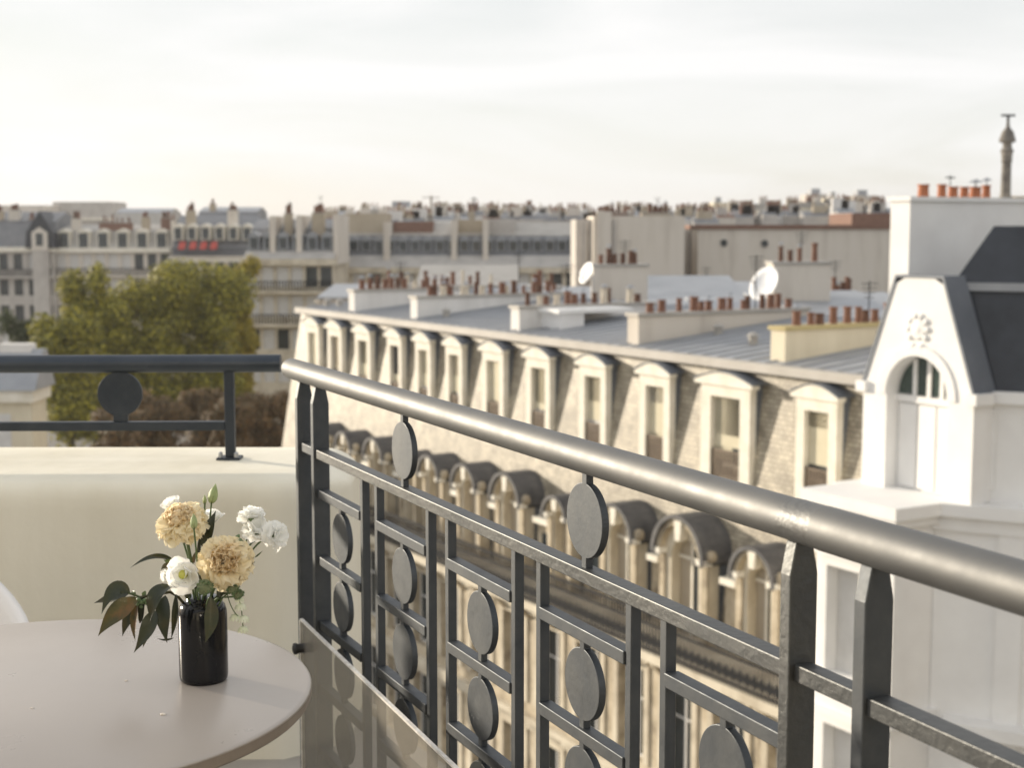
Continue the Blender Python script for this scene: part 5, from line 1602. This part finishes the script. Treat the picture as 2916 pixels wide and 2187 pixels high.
landmark('wide low grey skyline block above the tan party wall', 1090, 1215, 420, 588, 'pale_wall')
def mast(label, px, Y, y0, y1, r, m):
    b = at_y(px, y0, Y)
    t = thing('roof_mast', label, 'mast', (b.x, b.y, 0))
    mb = MB(); mb.tube([(0, 0, 0), (0, 0, zat(y0, Y))], r*1.6, 8); mb.build('base', m, t)
    mb = MB(); mb.tube([(0, 0, zat(y0, Y)), (0, 0, zat(y1, Y))], [r, r*0.6], 8); mb.build('pole', m, t)
    mb = MB(); mb.box(-r*4, r*4, -r*0.5, r*0.5, zat(y1, Y)-0.5, zat(y1, Y)-0.3); mb.build('crossbar', m, t)
mast('thick grey skyline mast left of the brown chimneys', 1228, 300, 612, 556, 0.45, 'grey_wall')
mast('thin dark aerial on the skyline', 1350, 300, 612, 560, 0.16, 'iron')
mast('short leaning mast on the skyline', 1268, 300, 612, 574, 0.3, 'pale_wall')

# low pavilion at the foot of the trees
def pavilion():
    Y = 62.0
    x0, x1 = xat(-260, Y), xat(72, Y)
    t = thing('pavilion', 'low cream pavilion with grey zinc roof at the foot of the yellow trees', 'building', ((x0+x1)/2, Y, 0)); h = (x1-x0)/2
    za, zb, zc = zat(1000, Y), zat(1110, Y), zat(1145, Y)
    mb = MB(); mb.box(-h, h, 0, 2, 0, zc); mb.build('wall', 'buff_wall', t)
    mb = MB(); mb.prism([(-h-0.3, -0.4, zb), (-h-0.3, 0.9, za), (-h-0.3, 1.4, za), (-h-0.3, 2.4, zb)], (2*h+0.6, 0, 0)); mb.build('roof', 'zinc', t)
    mb = MB(); mb.box(-h-0.15, h+0.15, -0.25, 2.2, zc+0.004, zb-0.004); mb.build('frieze', 'trim_stone', t)
    for i in range(4):
        mb = MB(); mb.box(h-1.2-1.6*i-0.8, h-0.6-1.6*i-0.3, -0.03, -0.004, zc-3.0, zc-0.5); mb.build('window', 'shutter', t)
    mb = MB(); mb.box(h-1.6, h-0.2, 0.8, 1.5, za-0.2, zat(984, Y)); mb.build('chimney_stack', 'pale_wall', t)
pavilion()

# ------------------------------------------------------------------ trees
def tree(label, px, Y, y_top, y_bot, halfpx, m, n=7000, seed=1, leafs=0.42, name='plane_tree', blobs=18, group=None, sides=0.62):
    r = random.Random(seed)
    c = at_y(px, y_top, Y)
    zt, zb = zat(y_top, Y), zat(y_bot, Y)
    rw = halfpx*Y/FPX
    rh = (zt-zb)/2
    t = thing(name, label, 'tree', (c.x, Y, 0), 0, group)
    zc = (zt+zb)/2
    # trunk and limbs
    mb = MB()
    mb.tube([(0, 0, 0), (0.1, 0, zb*0.5), (0.0, 0.1, zb+rh*0.5), (0.1, 0, zc+rh*0.4)], [0.42, 0.34, 0.26, 0.1], 9)
    bl = []
    for i in range(blobs):
        a = r.uniform(0, 2*PI); q = r.uniform(-0.75, 0.75)
        rr = math.sqrt(max(0.05, 1-q*q))*r.uniform(0.35, 0.72)
        s = r.uniform(0.24, 0.44)
        bl.append((V(math.cos(a)*rr*rw, math.sin(a)*rr*rw, zc + q*rh*0.8), V(rw*s, rw*s, min(rw, rh)*s)))
    bl.append((V(0, 0, zc-rh*0.1), V(rw*0.70, rw*0.65, rh*0.70)))
    for i in range(4):
        bl.append((V(rw*(-0.55+0.37*i), r.uniform(-0.3, 0.3)*rw, zt - rh*(0.16 + r.uniform(0.0, 0.34))), V(rw*r.uniform(0.32, 0.48), rw*0.42, min(rw*0.5, rh*0.16 + rw*r.uniform(0.05, 0.2)))))
    for b, s in bl[:7]:
        mb.tube([(0, 0, zb+rh*0.3), (b*0.5 + V(0, 0, (zb+rh*0.4)*0.5)), b], [0.16, 0.09, 0.03], 6)
    mb.build('trunk', 'bark', t, smooth=True)
    mb = MB(); vs = []; fs = []
    tot = sum(s.x*s.y*s.z for b, s in bl)**1.0
    ws = [s.x*s.z for b, s in bl]; W = sum(ws)
    for (b, s), w in zip(bl, ws):
        for i in range(int(n*w/W)):
            d = V(r.gauss(0, 1), r.gauss(0, 1), r.gauss(0, 1)).normalized()
            k = r.random()**0.38*r.uniform(0.86, 1.12)
            p = b + V(d.x*s.x*k, d.y*s.y*k, d.z*s.z*k)
            nn = (d + V(r.gauss(0, 0.5), r.gauss(0, 0.5), r.gauss(0, 0.5)+0.3)).normalized()
            a = nn.orthogonal().normalized()
            g = r.uniform(0, PI)
            a = (a*math.cos(g) + nn.cross(a)*math.sin(g)); bb = nn.cross(a)
            L = leafs*r.uniform(0.6, 1.3)
            o = len(vs)
            vs += [p - a*L*0.5, p + bb*L*0.33 - a*L*0.05, p + a*L*0.55, p - bb*L*0.33 - a*L*0.05]
            fs.append((o, o+1, o+2, o+3))
    mb.add(vs, fs); mb.build('crown', m, t)
    return t
tree('golden plane tree at the left end of the tree row', 185, 106, 828, 1330, 112, 'leaves_yellow', 20000, 31, 0.30)
tree('tall yellow green plane tree next to the golden one', 262, 112, 752, 1330, 108, 'leaves_yellow', 22000, 32, 0.30)
tree('broad yellow green plane tree in the middle of the row', 400, 116, 736, 1330, 165, 'leaves_yellow', 34000, 33, 0.30)
tree('yellow green plane tree close to the stone corner house', 580, 120, 728, 1330, 150, 'leaves_yellow', 32000, 34, 0.30)
tree('bright plane tree whose top touches the stone corner house', 676, 128, 706, 1260, 66, 'leaves_gold', 18000, 35, 0.30)
tree('dark green tree beside the low cream pavilion', 72, 118, 868, 1250, 90, 'leaves_green', 14000, 36, 0.30)
RU = 'russet autumn trees along the avenue'
for i, (px, Y, a, b, h) in enumerate(((455, 88, 1120, 1420, 95), (575, 94, 1082, 1420, 75), (660, 90, 1130, 1420, 80), (745, 96, 1070, 1420, 85), (330, 84, 1150, 1420, 80), (815, 99, 1110, 1420, 55))):
    tree('russet brown autumn tree below the yellow plane trees', px, Y, a, b, h, 'leaves_russet', 12000, 50+i, 0.24, 'chestnut_tree', group=RU)

# ------------------------------------------------------------------ thin autumn haze over the town
def haze():
    mb = MB(); mb.box(-1000, 1000, -400, 1100, -1.0, CZ+22)
    o = mb.build('haze', 'blind')
    o.data.materials.clear()
    m = bpy.data.materials.new('haze_air'); m.use_nodes = True
    n = m.node_tree.nodes
    n.remove(n['Principled BSDF'])
    pv = n.new('ShaderNodeVolumePrincipled')
    pv.inputs['Color'].default_value = (0.93, 0.93, 0.95, 1)
    pv.inputs['Density'].default_value = 0.0002
    pv.inputs['Anisotropy'].default_value = 0.3
    m.node_tree.links.new(pv.outputs[0], n['Material Output'].inputs['Volume'])
    o.data.materials.append(m)
    tag(o, kind='stuff')
haze()
